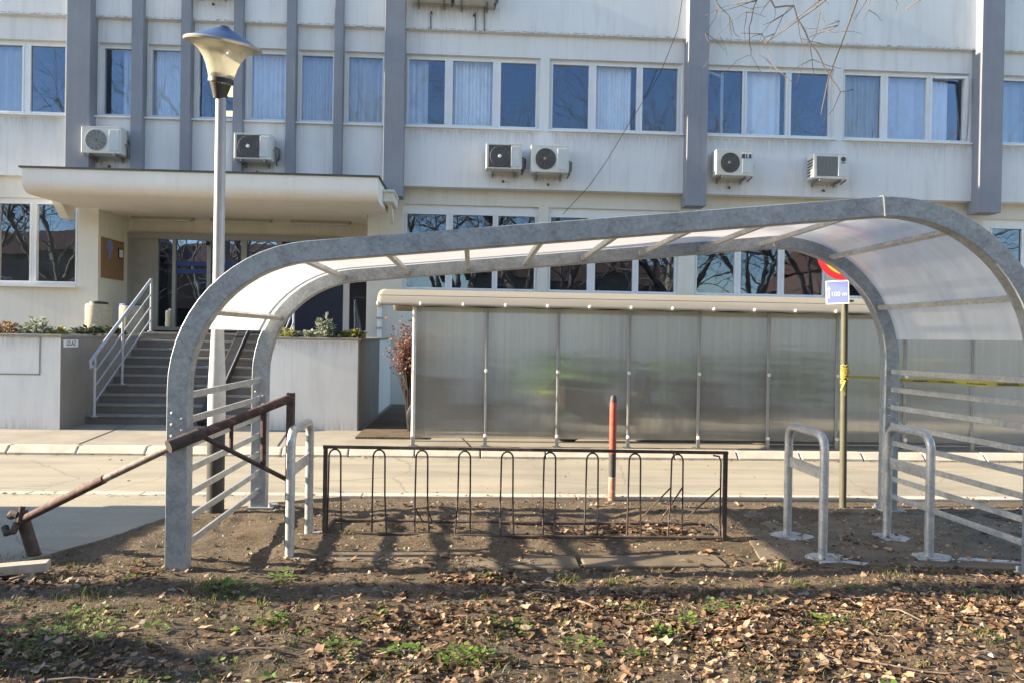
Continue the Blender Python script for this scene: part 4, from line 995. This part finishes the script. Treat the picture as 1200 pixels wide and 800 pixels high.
# things behind the cloudy sheets: low shrubs and parked bikes seen as blur
def shrub(cx, cy, z0, w, d, h, n, mat, name, label, cat, stems=9, leaf=.06, zlo=.25):
    t = thing(name, (cx,cy,z0), label, cat)
    b = MB(); cs = []
    for i in range(26):
        u = Vector((random.gauss(0,1),random.gauss(0,1),random.gauss(0,1))).normalized()*random.random()**.4
        cs.append((Vector((cx+u.x*w/2, cy+u.y*d/2, z0+h*(zlo+(1-zlo)/2)+u.z*h*(1-zlo)/2)), random.uniform(.04,.11)))
    for i in range(n):
        c0, sg = random.choice(cs)
        p = c0+Vector((random.gauss(0,sg),random.gauss(0,sg),random.gauss(0,sg)))
        p += Vector((random.uniform(-.04,.04),)*3)
        L = leaf*random.uniform(.6,1.3); dd = Vector((random.uniform(-1,1),random.uniform(-1,1),random.uniform(-.4,1))).normalized()
        s = dd.cross(Vector((random.uniform(-1,1),random.uniform(-1,1),random.uniform(-1,1)))).normalized()*L*.35
        b.face([p,p+dd*L*.5+s,p+dd*L,p+dd*L*.5-s])
    b.build('foliage', mat, t, fix=False)
    b = MB()
    for i in range(stems):
        a = random.uniform(0,2*pi); r = random.random()**.5
        e = Vector((cx+r*w*.45*cos(a), cy+r*d*.45*sin(a), z0+h*random.uniform(.6,.95)))
        s = Vector((cx+.08*w*cos(a), cy+.08*d*sin(a), z0-.02)); m = s.lerp(e,.5)+Vector((random.uniform(-.04,.04),random.uniform(-.04,.04),0))
        b.tube([s,m,e],[.012,.008,.003],5)
        for k in range(3):
            e2 = m.lerp(e,random.random())+Vector((random.uniform(-.15,.15)*w*2,random.uniform(-.12,.12),random.uniform(.05,.2)*h)); b.tube([m.lerp(e,.2*k),e2],[.006,.002],4)
    b.build('stems', M['twig_dark'], t); return t
random.seed(21)
shrub(-.86,10.8,.12,.52,.4,1.48,2300,M['shrub_red'],'garden_shrub','reddish brown dry shrub at the left end of the old shelter','shrub',34,.04,.50)
for x,y,w,h,m,lab in ((1.45,10.7,1.3,1.35,'shrub_green','bright green shrub blurred behind the third cloudy sheet'),(3.3,11.4,1.4,1.15,'shrub_green','green shrub blurred behind the fifth cloudy sheet'),
                      (4.75,10.9,1.3,1.3,'shrub_green','green shrub blurred behind the sheet left of the olive sign pole'),(6.6,11.6,1.6,1.1,'plant_lime','yellow green shrub blurred behind the sheets at the right side rails')):
    shrub(x,y,.1,w,.8,h,700,M[m],'garden_shrub',lab,'shrub',6,.10,.15)
def moped(cx, cy, ang, bodym, label):
    t = thing('parked_scooter', (cx,cy,.1), label, 'scooter')
    R = Matrix.Translation((cx,cy,.1)) @ Matrix.Rotation(ang,4,'Z')
    def put(b, name, m): b.v=[tuple(R@Vector(p)) for p in b.v]; return b.build(name, m, t)
    for wx in (-.6,.6):
        q = MB(); n0=len(q.v); q.tube([(wx+.22*cos(2*pi*k/20),0,.25+.22*sin(2*pi*k/20)) for k in range(20)],.05,8,closed=True); put(q,'wheel',M['black'])
    q = MB(); q.prism([(-.75,.45),(-.2,.22),(.3,.22),(.42,.35),(.52,.95),(.42,.98),(.25,.42),(-.1,.42),(-.15,.68),(-.75,.75)],'y',-.14,.14); put(q,'body',bodym)
    q = MB(); q.prism([(-.75,.76),(-.12,.70),(-.1,.78),(-.75,.86)],'y',-.13,.13); put(q,'seat',M['black'])
    q = MB(); q.tube([(.45,-.32,1.08),(.5,0,1.02),(.45,.32,1.08)],.018,6); q.tube([(.5,0,.95),(.6,0,.3)],.03,6); put(q,'handlebar',M['black'])
moped(1.9,10.2,radians(10),M['rust_red'],'dull red scooter parked behind the cloudy sheet left of the red post')
moped(-.05,10.7,radians(4),M['black_box'],'dark scooter parked behind the first cloudy sheet of the old shelter')
moped(3.7,10.6,radians(-6),M['rust_red'],'brown scooter parked behind the cloudy sheets right of the red post')
# ================================================================== LEAF LITTER, GRASS, TWIGS
random.seed(77)
def ground_z(x, y):
    if 2.05 < x < 4.5 and 4.9 < y < 6.4: return .02
    return max(soil_h(x, y), -.02) if apron_side(x, y) < 0 else .004
def leaf(b, x, y, z, L, rough=1.0):
    a = random.uniform(0,2*pi); tl = random.gauss(0,.18)*rough; rl = random.gauss(0,.20)*rough
    Mx = Matrix.Translation((x,y,z)) @ Matrix.Rotation(a,4,'Z') @ Matrix.Rotation(tl,4,'X') @ Matrix.Rotation(rl,4,'Y')
    cu = random.uniform(-.1,1.1); cv = random.uniform(-.5,.8); n = 11; sh = random.random()
    fo = random.uniform(-.2,.8); ph = random.uniform(0,6)
    def zz(px, py): return (cu*py*py + cv*px*px)/L*.9 + fo*abs(py)*.5 + .05*L*sin(px/L*9+ph) 
    r1, r2 = [], []
    for k in range(n):
        t = 2*pi*k/n
        r = L*(.34+.18*abs(cos(t*2.5)) + (.06 if k==0 else 0))*random.uniform(.78,1.12) if sh < .6 else L*(.26+.26*abs(cos(t)))*random.uniform(.88,1.08)
        sq = .95 if sh<.6 else .7
        for q, f_ in ((r1,.5),(r2,1)):
            px, py = r*f_*cos(t), r*f_*sin(t)*sq; q.append((px,py,zz(px,py)+random.uniform(-.07,.07)*L*f_))
    i = len(b.v); b.v.append(tuple(Mx @ Vector((0,0,-.01*L)))); b.v += [tuple(Mx @ Vector(p)) for p in r1+r2]
    for k in range(n):
        l = (k+1)%n; b.f.append((i,i+1+k,i+1+l)); b.sm.append(True); b.f.append((i+1+k,i+1+n+k,i+1+n+l,i+1+l)); b.sm.append(True)
b = MB(); cl = []
for k in range(34): cl.append((random.uniform(-3,5), random.uniform(2.7,4.7), random.uniform(.10,.42)))
cnt = 0
while cnt < 7600:
    r = random.random()
    if r < .42:
        x = random.uniform(-3.2,5.6); y = 2.6+random.random()**1.25*2.4
        # barer soil on the left and beside the arch post
        if x < -1.2 and y > 4.0 and random.random() < .8: continue
        if y > 4.4 and random.random() < .62: continue
        if x < -.3 and random.random() < .35: continue
    elif r < .93:
        c = random.choice(cl); x = random.gauss(c[0],c[2]); y = random.gauss(c[1],c[2]*.5)
        if y > 4.95: continue
        if x < -1.1 and random.random() < .45: continue
    else:
        x = random.uniform(-1.3,4.2); y = random.uniform(4.9,6.9)
        if x > 1.95 and random.random() < .5: continue
    if apron_side(x,y) > .0: continue
    L = random.uniform(.013,.040) if random.random()<.88 else random.uniform(.04,.085)
    leaf(b, x, y, ground_z(x,y)+.005+random.random()*.012*(1 if y<4.7 else .5), L, 1.0 if y < 4.9 else .6); cnt += 1
for k in range(14):   # matted drifts, pressed flat
    cx, cy, sx = random.uniform(-1.6,4.6), random.uniform(2.8,4.5), random.uniform(.12,.38)
    for j in range(int(130*sx/.2)):
        x, y = random.gauss(cx,sx), random.gauss(cy,sx*.42)
        if y > 4.85 or y < 2.5: continue
        leaf(b, x, y, ground_z(x,y)+.003+random.random()*.014, random.uniform(.014,.05) if random.random()<.85 else random.uniform(.05,.085), .75)
for (cx,cy,n,s) in ((1.2,5.78,60,.16),(1.52,5.7,50,.14),(.78,5.75,25,.1),(-.35,5.75,14,.12),(2.9,5.35,16,.2),(-2.75,4.75,30,.22),(-.35,3.9,120,.35),(.1,4.1,60,.3),(3.2,3.3,160,.6),(2.2,3.0,120,.5)):
    for k in range(n):
        x, y = random.gauss(cx,s), random.gauss(cy,s*.5); leaf(b,x,y,ground_z(x,y)+.01+random.random()*.03,random.uniform(.03,.07))
tag(b.build('fallen_leaves', M['leaf_dry'], fix=False), 'dry brown leaves scattered over the soil', 'leaves', kind='stuff')

# crumbled leaf fragments
b = MB()
for k in range(11000):
    r = random.random()
    if r < .6: c = random.choice(cl); x = random.gauss(c[0],c[2]*1.4); y = random.gauss(c[1],c[2]*.7)
    else: x = random.uniform(-3.2,5.4); y = 2.6+random.random()**1.15*2.7
    if y > 5.0 or apron_side(x,y) > -.02 or (x < -1.2 and y > 4 and random.random() < .5): continue
    L = random.uniform(.006,.022); z = ground_z(x,y)+.003+random.random()*.012; i = len(b.v); a0 = random.uniform(0,6)
    nrm = Vector((random.uniform(-.8,.8),random.uniform(-.8,.8),1)).normalized(); u = nrm.orthogonal().normalized(); w = nrm.cross(u)
    m = random.choice((4,5)); b.v += [tuple(Vector((x,y,z))+(u*cos(a0+t*2*pi/m)*1.4+w*sin(a0+t*2*pi/m))*L*random.uniform(.5,1.1)) for t in range(m)]
    b.f.append(tuple(range(i,i+m))); b.sm.append(False)
for k in range(900):   # grit and scraps in the gutter, on the road and along its edge
    r = random.random(); x = random.uniform(-6.5,7.5)
    y = 9.21-abs(random.gauss(0,.05)) if r < .45 else (random.uniform(7.15,9.2) if r < .6 else random.gauss(7.0,.06))
    L = random.uniform(.005,.018); i = len(b.v); a0 = random.uniform(0,6); nrm = Vector((random.uniform(-.4,.4),random.uniform(-.4,.4),1)).normalized(); u = nrm.orthogonal().normalized(); w = nrm.cross(u)
    b.v += [tuple(Vector((x,y,.014))+(u*cos(a0+t*2*pi/5)*1.4+w*sin(a0+t*2*pi/5))*L*random.uniform(.5,1.1)) for t in range(5)]
    b.f.append(tuple(range(i,i+5))); b.sm.append(False)
tag(b.build('leaf_fragments', M['leaf_dry'], fix=False), 'crumbled brown leaf fragments over the soil', 'leaves', kind='stuff')
# small crumbs: bits of bark, gravel
b = MB()
for k in range(11000):
    x = random.uniform(-3.2,5.2); y = 2.7+random.random()**1.1*4.2
    if apron_side(x,y) > -.0: continue
    s = random.uniform(.004,.012) if random.random()<.9 else random.uniform(.012,.026); z = ground_z(x,y)
    i = len(b.v); a = random.uniform(0,pi)
    pts = [(s*random.uniform(.5,1.2)*cos(a+t*2*pi/5)*1.3, s*random.uniform(.5,1.2)*sin(a+t*2*pi/5)) for t in range(5)]
    b.v += [(x+p[0],y+p[1],z-.004) for p in pts]+[(x,y,z+s*random.uniform(.5,.9))]
    for t in range(5): b.f.append((i+t,i+(t+1)%5,i+5)); b.sm.append(False)
m_, t_, o_ = nt('gravel crumbs'); gg = N(t_,'ShaderNodeNewGeometry'); principled(t_, o_, ramp(t_, gg.outputs['Random Per Island'], [(0,(.04,.03,.022)),(.5,(.13,.10,.07)),(.85,(.26,.22,.17)),(1,(.45,.42,.37))]), .9)
tag(b.build('gravel', m_, fix=False), 'small gravel and bark crumbs on the soil', 'gravel', kind='stuff')

def blade_tuft(b, cx, cy, r, n, hmax):
    for k in range(n):
        a = random.uniform(0,2*pi); rr = r*random.random()**.6; x, y = cx+rr*cos(a), cy+rr*sin(a)*.8; z = ground_z(x,y)
        h = hmax*random.uniform(.35,1); w = random.uniform(.0018,.004); d = random.uniform(0,2*pi); le = random.uniform(.1,.8)*h
        p0 = Vector((x,y,z-.005)); p1 = p0+Vector((cos(d)*le*.35,sin(d)*le*.35,h*.6)); p2 = p0+Vector((cos(d)*le,sin(d)*le,h))
        s = Vector((-sin(d+.6)*w,cos(d+.6)*w,0))
        b.face([p0-s,p0+s,p1+s*.7,p1-s*.7]); b.face([p1-s*.7,p1+s*.7,p2])
def weed(b, cx, cy, r, n, h):
    for k in range(n):
        a = random.uniform(0,2*pi); rr = r*random.random()**.6; x, y = cx+rr*cos(a), cy+rr*sin(a)*.8; z = ground_z(x,y)+h*random.uniform(.1,1)*(1-.5*rr/r)
        L = random.uniform(.014,.034); d = Vector((cos(a+random.uniform(-.8,.8)),sin(a+random.uniform(-.8,.8)),random.uniform(-.1,.6))).normalized()
        s = d.cross(Vector((random.uniform(-.3,.3),random.uniform(-.3,.3),1))).normalized()*L*.42; p = Vector((x,y,z))
        b.face([p,p+d*L*.4+s,p+d*L*.8+s*.7,p+d*L,p+d*L*.8-s*.7,p+d*L*.4-s])
def G(px, py):   # helper numbers below were measured once on the photograph's ground
    return px, py
gb = MB(); wb = MB()
GR_ = [(-1.49,4.40,.10,160,.06),(-1.05,3.95,.10,110,.05),(-.93,3.85,.08,90,.05),(-1.36,4.3,.16,160,.05),(-.65,3.75,.12,110,.05),(.03,3.42,.14,220,.07),(.60,4.62,.06,110,.06),(-.9,5.6,.05,90,.05),
       (1.0,4.25,.07,70,.05),(.98,4.15,.05,70,.05),(2.05,4.85,.03,40,.09),(1.45,4.1,.1,60,.05),(2.7,4.6,.1,70,.06),(2.6,3.6,.12,80,.06),(1.5,3.3,.13,90,.06),(3.0,4.2,.1,80,.06),(-2.2,3.3,.25,240,.07),(-2.0,3.75,.2,150,.05),(-1.7,3.1,.2,130,.06),
       (-3.1,4.85,.22,260,.07),(-2.35,3.05,.25,240,.08),(.5,3.9,.12,80,.05),(.45,3.2,.15,110,.06),(-.35,3.25,.15,120,.06),(3.2,3.5,.14,80,.07),(1.25,3.55,.12,70,.06)]
for a in GR_: blade_tuft(gb, a[0], a[1], a[2]*1.5, int(a[3]*.8), a[4]*.85)
for k in range(260): blade_tuft(gb, random.uniform(-2.8,4.6), random.uniform(2.7,4.9), random.uniform(.02,.12), random.randint(6,30), random.uniform(.025,.065))
for k in range(36): blade_tuft(gb, random.gauss(-2.1,.5), random.gauss(3.5,.5), random.uniform(.08,.22), random.randint(40,110), random.uniform(.02,.04))
WD = [(-1.12,4.55,.07,60,.08),(-.02,3.45,.13,120,.06),(-.3,3.55,.1,70,.05),(-1.0,3.9,.08,60,.05),(1.0,3.75,.1,70,.05),(1.15,3.9,.08,50,.05),(-1.35,4.35,.14,100,.05),(.2,3.85,.12,60,.04),(-.6,3.6,.09,60,.05),(1.9,3.9,.12,50,.04),(.55,3.65,.1,50,.04),(-1.95,3.6,.3,160,.03),(2.9,3.3,.15,60,.05),(-2.0,3.9,.22,120,.02)]
for a in WD: weed(wb, *a)
for k in range(50): weed(wb, random.uniform(-2.6,4.2), random.uniform(2.7,4.6), random.uniform(.03,.08), random.randint(8,24), random.uniform(.02,.05))
tag(gb.build('grass', M['grass'], fix=False), 'sparse green grass tufts in the soil', 'grass', kind='stuff')
tag(wb.build('weeds', M['weed'], fix=False), 'small bright green weeds among the dry leaves', 'weeds', kind='stuff')
b = MB()
def stick(x, y, L, a, r, bend):
    pts = []; 
    for k in range(6):
        t = k/5-.5; px = x+cos(a)*L*t-sin(a)*bend*(t*t*4-1)*.5+random.uniform(-.008,.008); py = y+sin(a)*L*t+cos(a)*bend*(t*t*4-1)*.5
        pts.append((px,py,ground_z(px,py)+r+.012+.012*sin(k*1.3)))
    b.tube(pts,[r,r,r*.9,r*.8,r*.65,r*.4],5)
for a in ((.55,4.32,.36,-.1,.006,.03),(.72,4.12,.24,-.5,.006,.05),(.45,4.25,.2,-.05,.005,.01),(-.25,3.55,.35,.25,.005,.03),(-.9,3.5,.4,.05,.005,.02),(-.55,3.1,.45,-.35,.008,.04),(1.1,3.75,.35,.7,.005,.02),(1.15,4.0,.4,0,.005,.01),(2.4,3.9,.3,-.8,.005,.02),(2.0,3.3,.45,-.4,.006,.03),(.35,4.9,.25,.6,.004,.03),(-.55,4.95,.2,1.0,.005,.04),(-2.6,4.62,.25,1.0,.008,.04),(-1.5,3.25,.5,.1,.004,.02),(3.0,3.0,.5,.3,.006,.03),(.7,3.05,.5,-.1,.006,.02)): stick(*a)
for k in range(420):
    x, y = random.uniform(-2.9,4.8), 2.7+random.random()*2.4
    if apron_side(x,y) > -.05: continue
    stick(x, y, random.uniform(.04,.24), random.uniform(0,pi), random.uniform(.0011,.0030), random.uniform(-.018,.018))
tag(b.build('twigs', M['twig'], fix=False), 'thin dry twigs lying among the leaves', 'twigs', kind='stuff')

# ================================================================== TREES (behind the camera; they shade the soil, show in the windows, one reaches into the picture)
def branch(b, p, d, L, r, lvl, maxl, spread, tips):
    n = 5 if lvl < 2 else 4; pts = [p]; q = p.copy(); dd = d.copy()
    for k in range(n):
        dd = (dd + Vector((random.uniform(-1,1),random.uniform(-1,1),random.uniform(-.6,.8)))*.16).normalized(); q = q + dd*L/n; pts.append(q.copy())
    end = r*.55; b.tube(pts, [r+(end-r)*k/n for k in range(n+1)], 7 if lvl == 0 else (5 if lvl < 3 else 3), caps=False)
    if lvl >= maxl: tips.append((q, dd)); return
    m = 3 if lvl < 2 else random.choice((2,3))
    for k in range(m):
        ax = Vector((random.uniform(-1,1),random.uniform(-1,1),random.uniform(-1,1))).cross(dd).normalized()
        nd = (Matrix.Rotation(radians(random.uniform(18,spread)),3,ax) @ dd).normalized()
        branch(b, q, nd, L*random.uniform(.66,.86), end*random.uniform(.72,.95), lvl+1, maxl, spread, tips)
    for k in range(2 if lvl else 1):
        i = random.randint(1,n-1); ax = Vector((random.uniform(-1,1),random.uniform(-1,1),random.uniform(-1,1))).cross(dd).normalized()
        nd = (Matrix.Rotation(radians(random.uniform(35,70)),3,ax) @ dd).normalized()
        branch(b, pts[i], nd, L*.6, end*.55, min(lvl+2,maxl), maxl, spread, tips)
def tree(x, y, h, r, label, seed, maxl=5, lean=(0,0), first=.3):
    random.seed(seed); t = thing('bare_tree', (x,y,-.1), label, 'tree', 'bare winter trees')
    tb = MB(); top = Vector((x+lean[0],y+lean[1],h*first))
    tb.tube([(x,y,-.12),(x,y,.1),tuple(Vector((x,y,0)).lerp(top,.5)),tuple(top)],[r*1.35,r*1.08,r,r*.85],10,caps=False); tb.build('trunk', M['bark'], t, fix=False)
    cb = MB()
    for k in range(4):
        a = 2*pi*k/4+random.uniform(-.4,.4); d = Vector((cos(a)*.6,sin(a)*.6,random.uniform(.5,1.0))).normalized()
        branch(cb, top, d, h*.24, r*.55, 1, maxl, 48, [])
    cb.build('branches', M['bark'], t, fix=False); return t
T1 = tree(7.6,.8,11,.33,'large bare tree whose twigs hang into the top right corner',3)
tree(-9.2,4.3,10,.15,'slim bare tree left of the photograph shading the soil',8,4,(0,0),.5)
TA = tree(-11.5,-6.0,17,.28,'bare tree mirrored in the entrance doors',14,6,(0,0),.16)
TB = tree(2.2,-8.5,18,.30,'bare tree mirrored in the middle windows',25,6,(0,0),.18)
for src, x, y, rz, sc, lab in ((TB,-19.5,-5.5,1.0,.95,'bare tree mirrored in the far left windows'),(TA,-5.0,-9,2.1,1.0,'bare tree mirrored in the narrow windows above the canopy'),
        (TA,8.5,-7,3.5,1.0,'bare tree mirrored in the window left of the thick middle pillar'),(TB,14.5,-8.5,4.2,.95,'bare tree mirrored in the right upper windows'),
        (TA,22,-6.5,5.1,.95,'bare tree mirrored in the rightmost windows'),(TB,-15.5,-12,2.6,.8,'smaller bare tree standing before the rendered house opposite'),(TB,5.6,-10.5,1.7,1.05,'bare tree standing third in the row mirrored by the middle windows'),(TA,-1.0,-11,.9,1.05,'bare tree standing behind the one mirrored above the canopy'),
        (TB,-8.5,-10,3.0,1.0,'bare tree standing between the door tree and the canopy tree'),(TA,18,-10,1.4,1.05,'bare tree standing between the two right hand mirrored ones'),(TB,11.5,-11.5,.2,1.05,'bare tree standing behind the thick middle pillar reflection'),
        (TA,-26,-9,.4,.9,'bare tree farthest to the left across from the block')):
    c_ = copy_tree(src); c_.location = (x,y,-.1); c_.rotation_euler.z = rz; c_.scale = (sc,sc,sc); c_['label'] = lab
# the low limb that reaches over the shelter, with its twigs
TW = [[(2.229,5.789,4.331),(2.255,5.709,4.131),(2.258,5.63,4.037),(2.37,5.551,4.02),(2.364,5.471,3.89),(2.395,5.392,3.758),(2.406,5.313,3.629),(2.44,5.233,3.503),(2.466,5.154,3.367),(2.478,5.075,3.27),(2.47,4.995,3.197),(2.518,4.916,3.19)],[(2.512,5.917,4.185),(2.429,5.848,4.091),(2.299,5.779,3.997),(2.193,5.71,3.865),(2.135,5.641,3.771)],[(2.37,5.551,4.02),(2.284,5.531,3.938),(2.214,5.511,3.787),(2.124,5.492,3.668)],[(2.258,5.63,4.037),(2.277,5.69,3.959)],[(2.832,6.212,4.535),(2.831,6.157,4.353),(2.829,6.101,4.222),(2.778,6.045,4.036),(2.705,5.99,3.9)],[(2.707,6.029,3.985),(2.828,5.985,4.02),(2.905,5.94,4.053),(2.896,5.895,4.069),(2.833,5.851,4.054)],[(2.828,5.985,4.02),(2.945,5.906,3.993),(3.045,5.827,3.945)],[(2.188,5.772,4.322),(2.203,5.857,4.194),(2.202,5.943,4.123),(2.208,6.028,4.049),(2.242,6.114,3.958),(2.29,6.199,3.886),(2.248,6.284,3.895),(2.205,6.37,3.874),(2.138,6.455,3.798)],[(2.328,6.263,4.308),(2.27,6.324,4.296),(2.181,6.386,4.245),(2.091,6.447,4.156),(2.06,6.508,4.068),(2.043,6.57,3.962),(2.017,6.631,3.923)],[(2.261,6.24,4.267),(2.22,6.179,4.09),(2.215,6.118,3.945)],[(1.848,5.848,4.31),(1.886,5.873,4.162),(1.993,5.899,4.082),(2.046,5.924,3.959),(2.104,5.949,3.931)],[(1.886,5.873,4.162),(1.91,5.944,4.139),(1.836,6.015,4.119)],[(2.705,5.99,3.9),(2.684,5.907,3.758),(2.663,5.824,3.606),(2.687,5.742,3.525)],[(2.364,5.471,3.89),(2.392,5.506,3.855),(2.422,5.54,3.774),(2.472,5.574,3.693),(2.47,5.609,3.576),(2.441,5.643,3.457)],[(2.193,5.71,3.865),(2.217,5.645,3.711),(2.214,5.581,3.59),(2.189,5.517,3.502)],[(1.935,5.979,4.169),(1.882,5.897,4.05),(1.777,5.815,3.905),(1.713,5.732,3.791)],[(2.373,6.348,4.405),(2.228,6.421,4.409),(2.162,6.494,4.416),(1.935,5.979,4.169)],[(3.248,6.038,4.457),(3.201,5.998,4.297),(3.167,5.958,4.195),(3.105,5.918,4.093)],[(2.676,6.327,4.532),(2.37,5.551,4.02)],[(3.514,6.306,4.52),(3.647,6.375,4.453),(3.672,6.445,4.41)]]
t1 = MB()
limb = [(7.3,1.0,3.4),(6.2,2.2,4.5),(5.0,3.4,5.1),(4.0,4.5,5.2),(3.2,5.3,4.9),(2.7,5.6,4.6)]
t1.tube(limb,[.09,.075,.06,.045,.03,.018],7,caps=False)
starts = [TW[0][0],TW[4][0],TW[7][0],TW[10][0],TW[17][0],TW[18][0],TW[19][0]]
for s in starts:
    k = min(range(len(limb)), key=lambda i:(Vector(limb[i])-Vector(s)).length); k = max(2,k-1)
    a, c = Vector(limb[k]), Vector(s); t1.tube([a, a.lerp(c,.5)+Vector((0,0,.1)), c],[.022,.014,.009],5,caps=False)
t1.tube([Vector(TW[7][0])+Vector((.05,0,.1)), TW[16][0]],[.006,.006],5)
t1.build('low_limb', M['twig_dark'], T1, fix=False)
for i, w in enumerate(TW):
    t2 = MB(); m = len(w); r0 = .0075 if i in (0,) else (.005 if i in (4,7,10) else .0036)
    pts = []
    for a, c in zip(w, w[1:]):
        A_, C_ = Vector(a), Vector(c); pts += [A_, A_.lerp(C_,.5)+Vector((random.uniform(-.008,.008),0,random.uniform(-.008,.008)))]
    pts.append(Vector(w[-1])); n = len(pts)
    t2.tube(pts,[r0*(1-.62*k/(n-1)) for k in range(n)],5)
    for rep in range(2):
        if m < 4: continue
        k = random.randint(1,m-2); p0 = Vector(w[k]); d = Vector((random.uniform(-1,1),random.uniform(-.6,.6),random.uniform(-1.1,.3))).normalized()*random.uniform(.10,.28)
        t2.tube([p0,p0+d*.5+Vector((random.uniform(-.02,.02),0,random.uniform(-.02,.02))),p0+d+Vector((0,0,random.uniform(-.03,.04)))],[.0035,.0026,.0015],4)
    t2.build('twig', M['twig_dark' if i in (0,2,7,9,12) else 'twig'], T1, fix=False)

random.seed(8)
shrub(-6.9,3.55,-.1,1.5,1.9,2.05,2600,M['plant_dark'],'shade_shrub','dark evergreen shrub added out of view at the left to shade the soil','shrub',12,.16,.12)  # unseen shrub, added so its shadow darkens the soil at the left
# houses across, seen only as reflections; unseen cabinet added to shade the tarmac
def house(x, y, w, d, h, label, wm):
    t = thing('house', (x,y,-.1), label, 'house', 'low houses opposite the office block')
    q = MB(); q.box(x-w/2,x+w/2,y-d/2,y+d/2,-.1,h); q.build('wall', M[wm], t)
    q = MB(); q.prism([(y-d/2-.4,h),(y+d/2+.4,h),(y,h+2.0)],'x',x-w/2-.4,x+w/2+.4); rf = q.build('roof', M['roof_tile'], t)
    q = MB(); q.box(x+w*.2,x+w*.2+.6,y-.3,y+.3,h+1.2,h+2.8); q.build('chimney', M['brick'], rf)
    for k in range(3):
        for zb in (1.0,3.9):
            xx = x-w*.33+k*w*.33; f = MB(); f.box(xx-.6,xx+.6,y+d/2,y+d/2+.05,zb,zb+1.5); f = f.build('window', M['pvc'], t)
            q = MB(); q.box(xx-.52,xx+.52,y+d/2+.05,y+d/2+.06,zb+.08,zb+1.42); q.build('pane', M['dark_panel'], f)
house(-33,-27,17,8,7.0,'dull rendered house opposite, mirrored in the left windows','house_wall')
house(-15,-28,15,8,6.4,'brick house opposite, mirrored in the entrance doors','brick')
house(6.5,-29,15,8,6.0,'pale rendered house opposite, mirrored in the middle windows','house_wall')
house(31,-28,13,8,6.2,'brick house opposite, mirrored in the rightmost windows','brick')
cb = thing('shade_cabinet', (-6.0,5.7,-.1), 'grey cabinet added out of view at the left to shade the tarmac', 'cabinet')
q = MB(); q.box(-6.3,-5.7,4.9,6.5,.0,1.25); q.build('body', M['cabinet'], cb, bevel=.01)
q = MB(); q.box(-6.35,-5.65,4.85,6.55,1.25,1.3); q.build('lid', M['cabinet'], cb, bevel=.01)
q = MB(); q.box(-6.28,-5.72,4.92,6.48,-.1,.0); q.build('plinth', M['concrete_grey'], cb)
q = MB(); q.box(-5.7,-5.685,4.95,5.68,.06,1.2); q.box(-5.7,-5.685,5.71,6.45,.06,1.2); q.build('door', M['cabinet'], cb, bevel=.004)

# ================================================================== LIGHT, SKY, CAMERA
EL, AZ = radians(21), radians(0.4)
to_sun = Vector((-cos(EL)*cos(AZ), -cos(EL)*sin(AZ), sin(EL)))
sun = bpy.data.lights.new('sun','SUN'); sun.energy = 5.0; sun.angle = radians(.55); sun.color = (1,.835,.60)
so_ = bpy.data.objects.new('sun', sun); COL.objects.link(so_); so_.rotation_euler = to_sun.to_track_quat('Z','Y').to_euler()
W = bpy.data.worlds.new('World'); S.world = W; W.use_nodes = True
wt = W.node_tree; bg = wt.nodes['Background']; sky = wt.nodes.new('ShaderNodeTexSky'); sky.sky_type = 'NISHITA'; sky.sun_disc = False
sky.sun_elevation = EL; sky.sun_rotation = math.atan2(to_sun.x, to_sun.y); sky.air_density = 1.0; sky.dust_density = .4; sky.ozone_density = 1.3; sky.altitude = 100
wt.links.new(sky.outputs[0], bg.inputs[0]); bg.inputs[1].default_value = .105

cam = bpy.data.cameras.new('camera'); co = bpy.data.objects.new('camera', cam); COL.objects.link(co)
th, pt, ro = radians(3.0), math.atan(6/880), .0168
r0 = Vector((cos(th),-sin(th),0)); fw = Vector((sin(th)*cos(pt),cos(th)*cos(pt),-sin(pt))); up = r0.cross(fw)
R_ = r0*cos(ro)+up*sin(ro); U_ = up*cos(ro)-r0*sin(ro)
co.matrix_world = Matrix(((R_.x,U_.x,-fw.x,0),(R_.y,U_.y,-fw.y,0),(R_.z,U_.z,-fw.z,1.5),(0,0,0,1)))
cam.sensor_width = 36; cam.lens = 36*880/1200; cam.clip_end = 1500; cam.clip_start = .05
S.camera = co
S.view_settings.view_transform = 'Standard'; S.view_settings.look = 'None'; S.view_settings.gamma = 1; S.view_settings.exposure = 1.88
S.cycles.use_denoising = True
S.cycles.max_bounces = 10; S.cycles.transparent_max_bounces = 16; S.cycles.transmission_bounces = 8; S.cycles.caustics_reflective = False; S.cycles.caustics_refractive = False
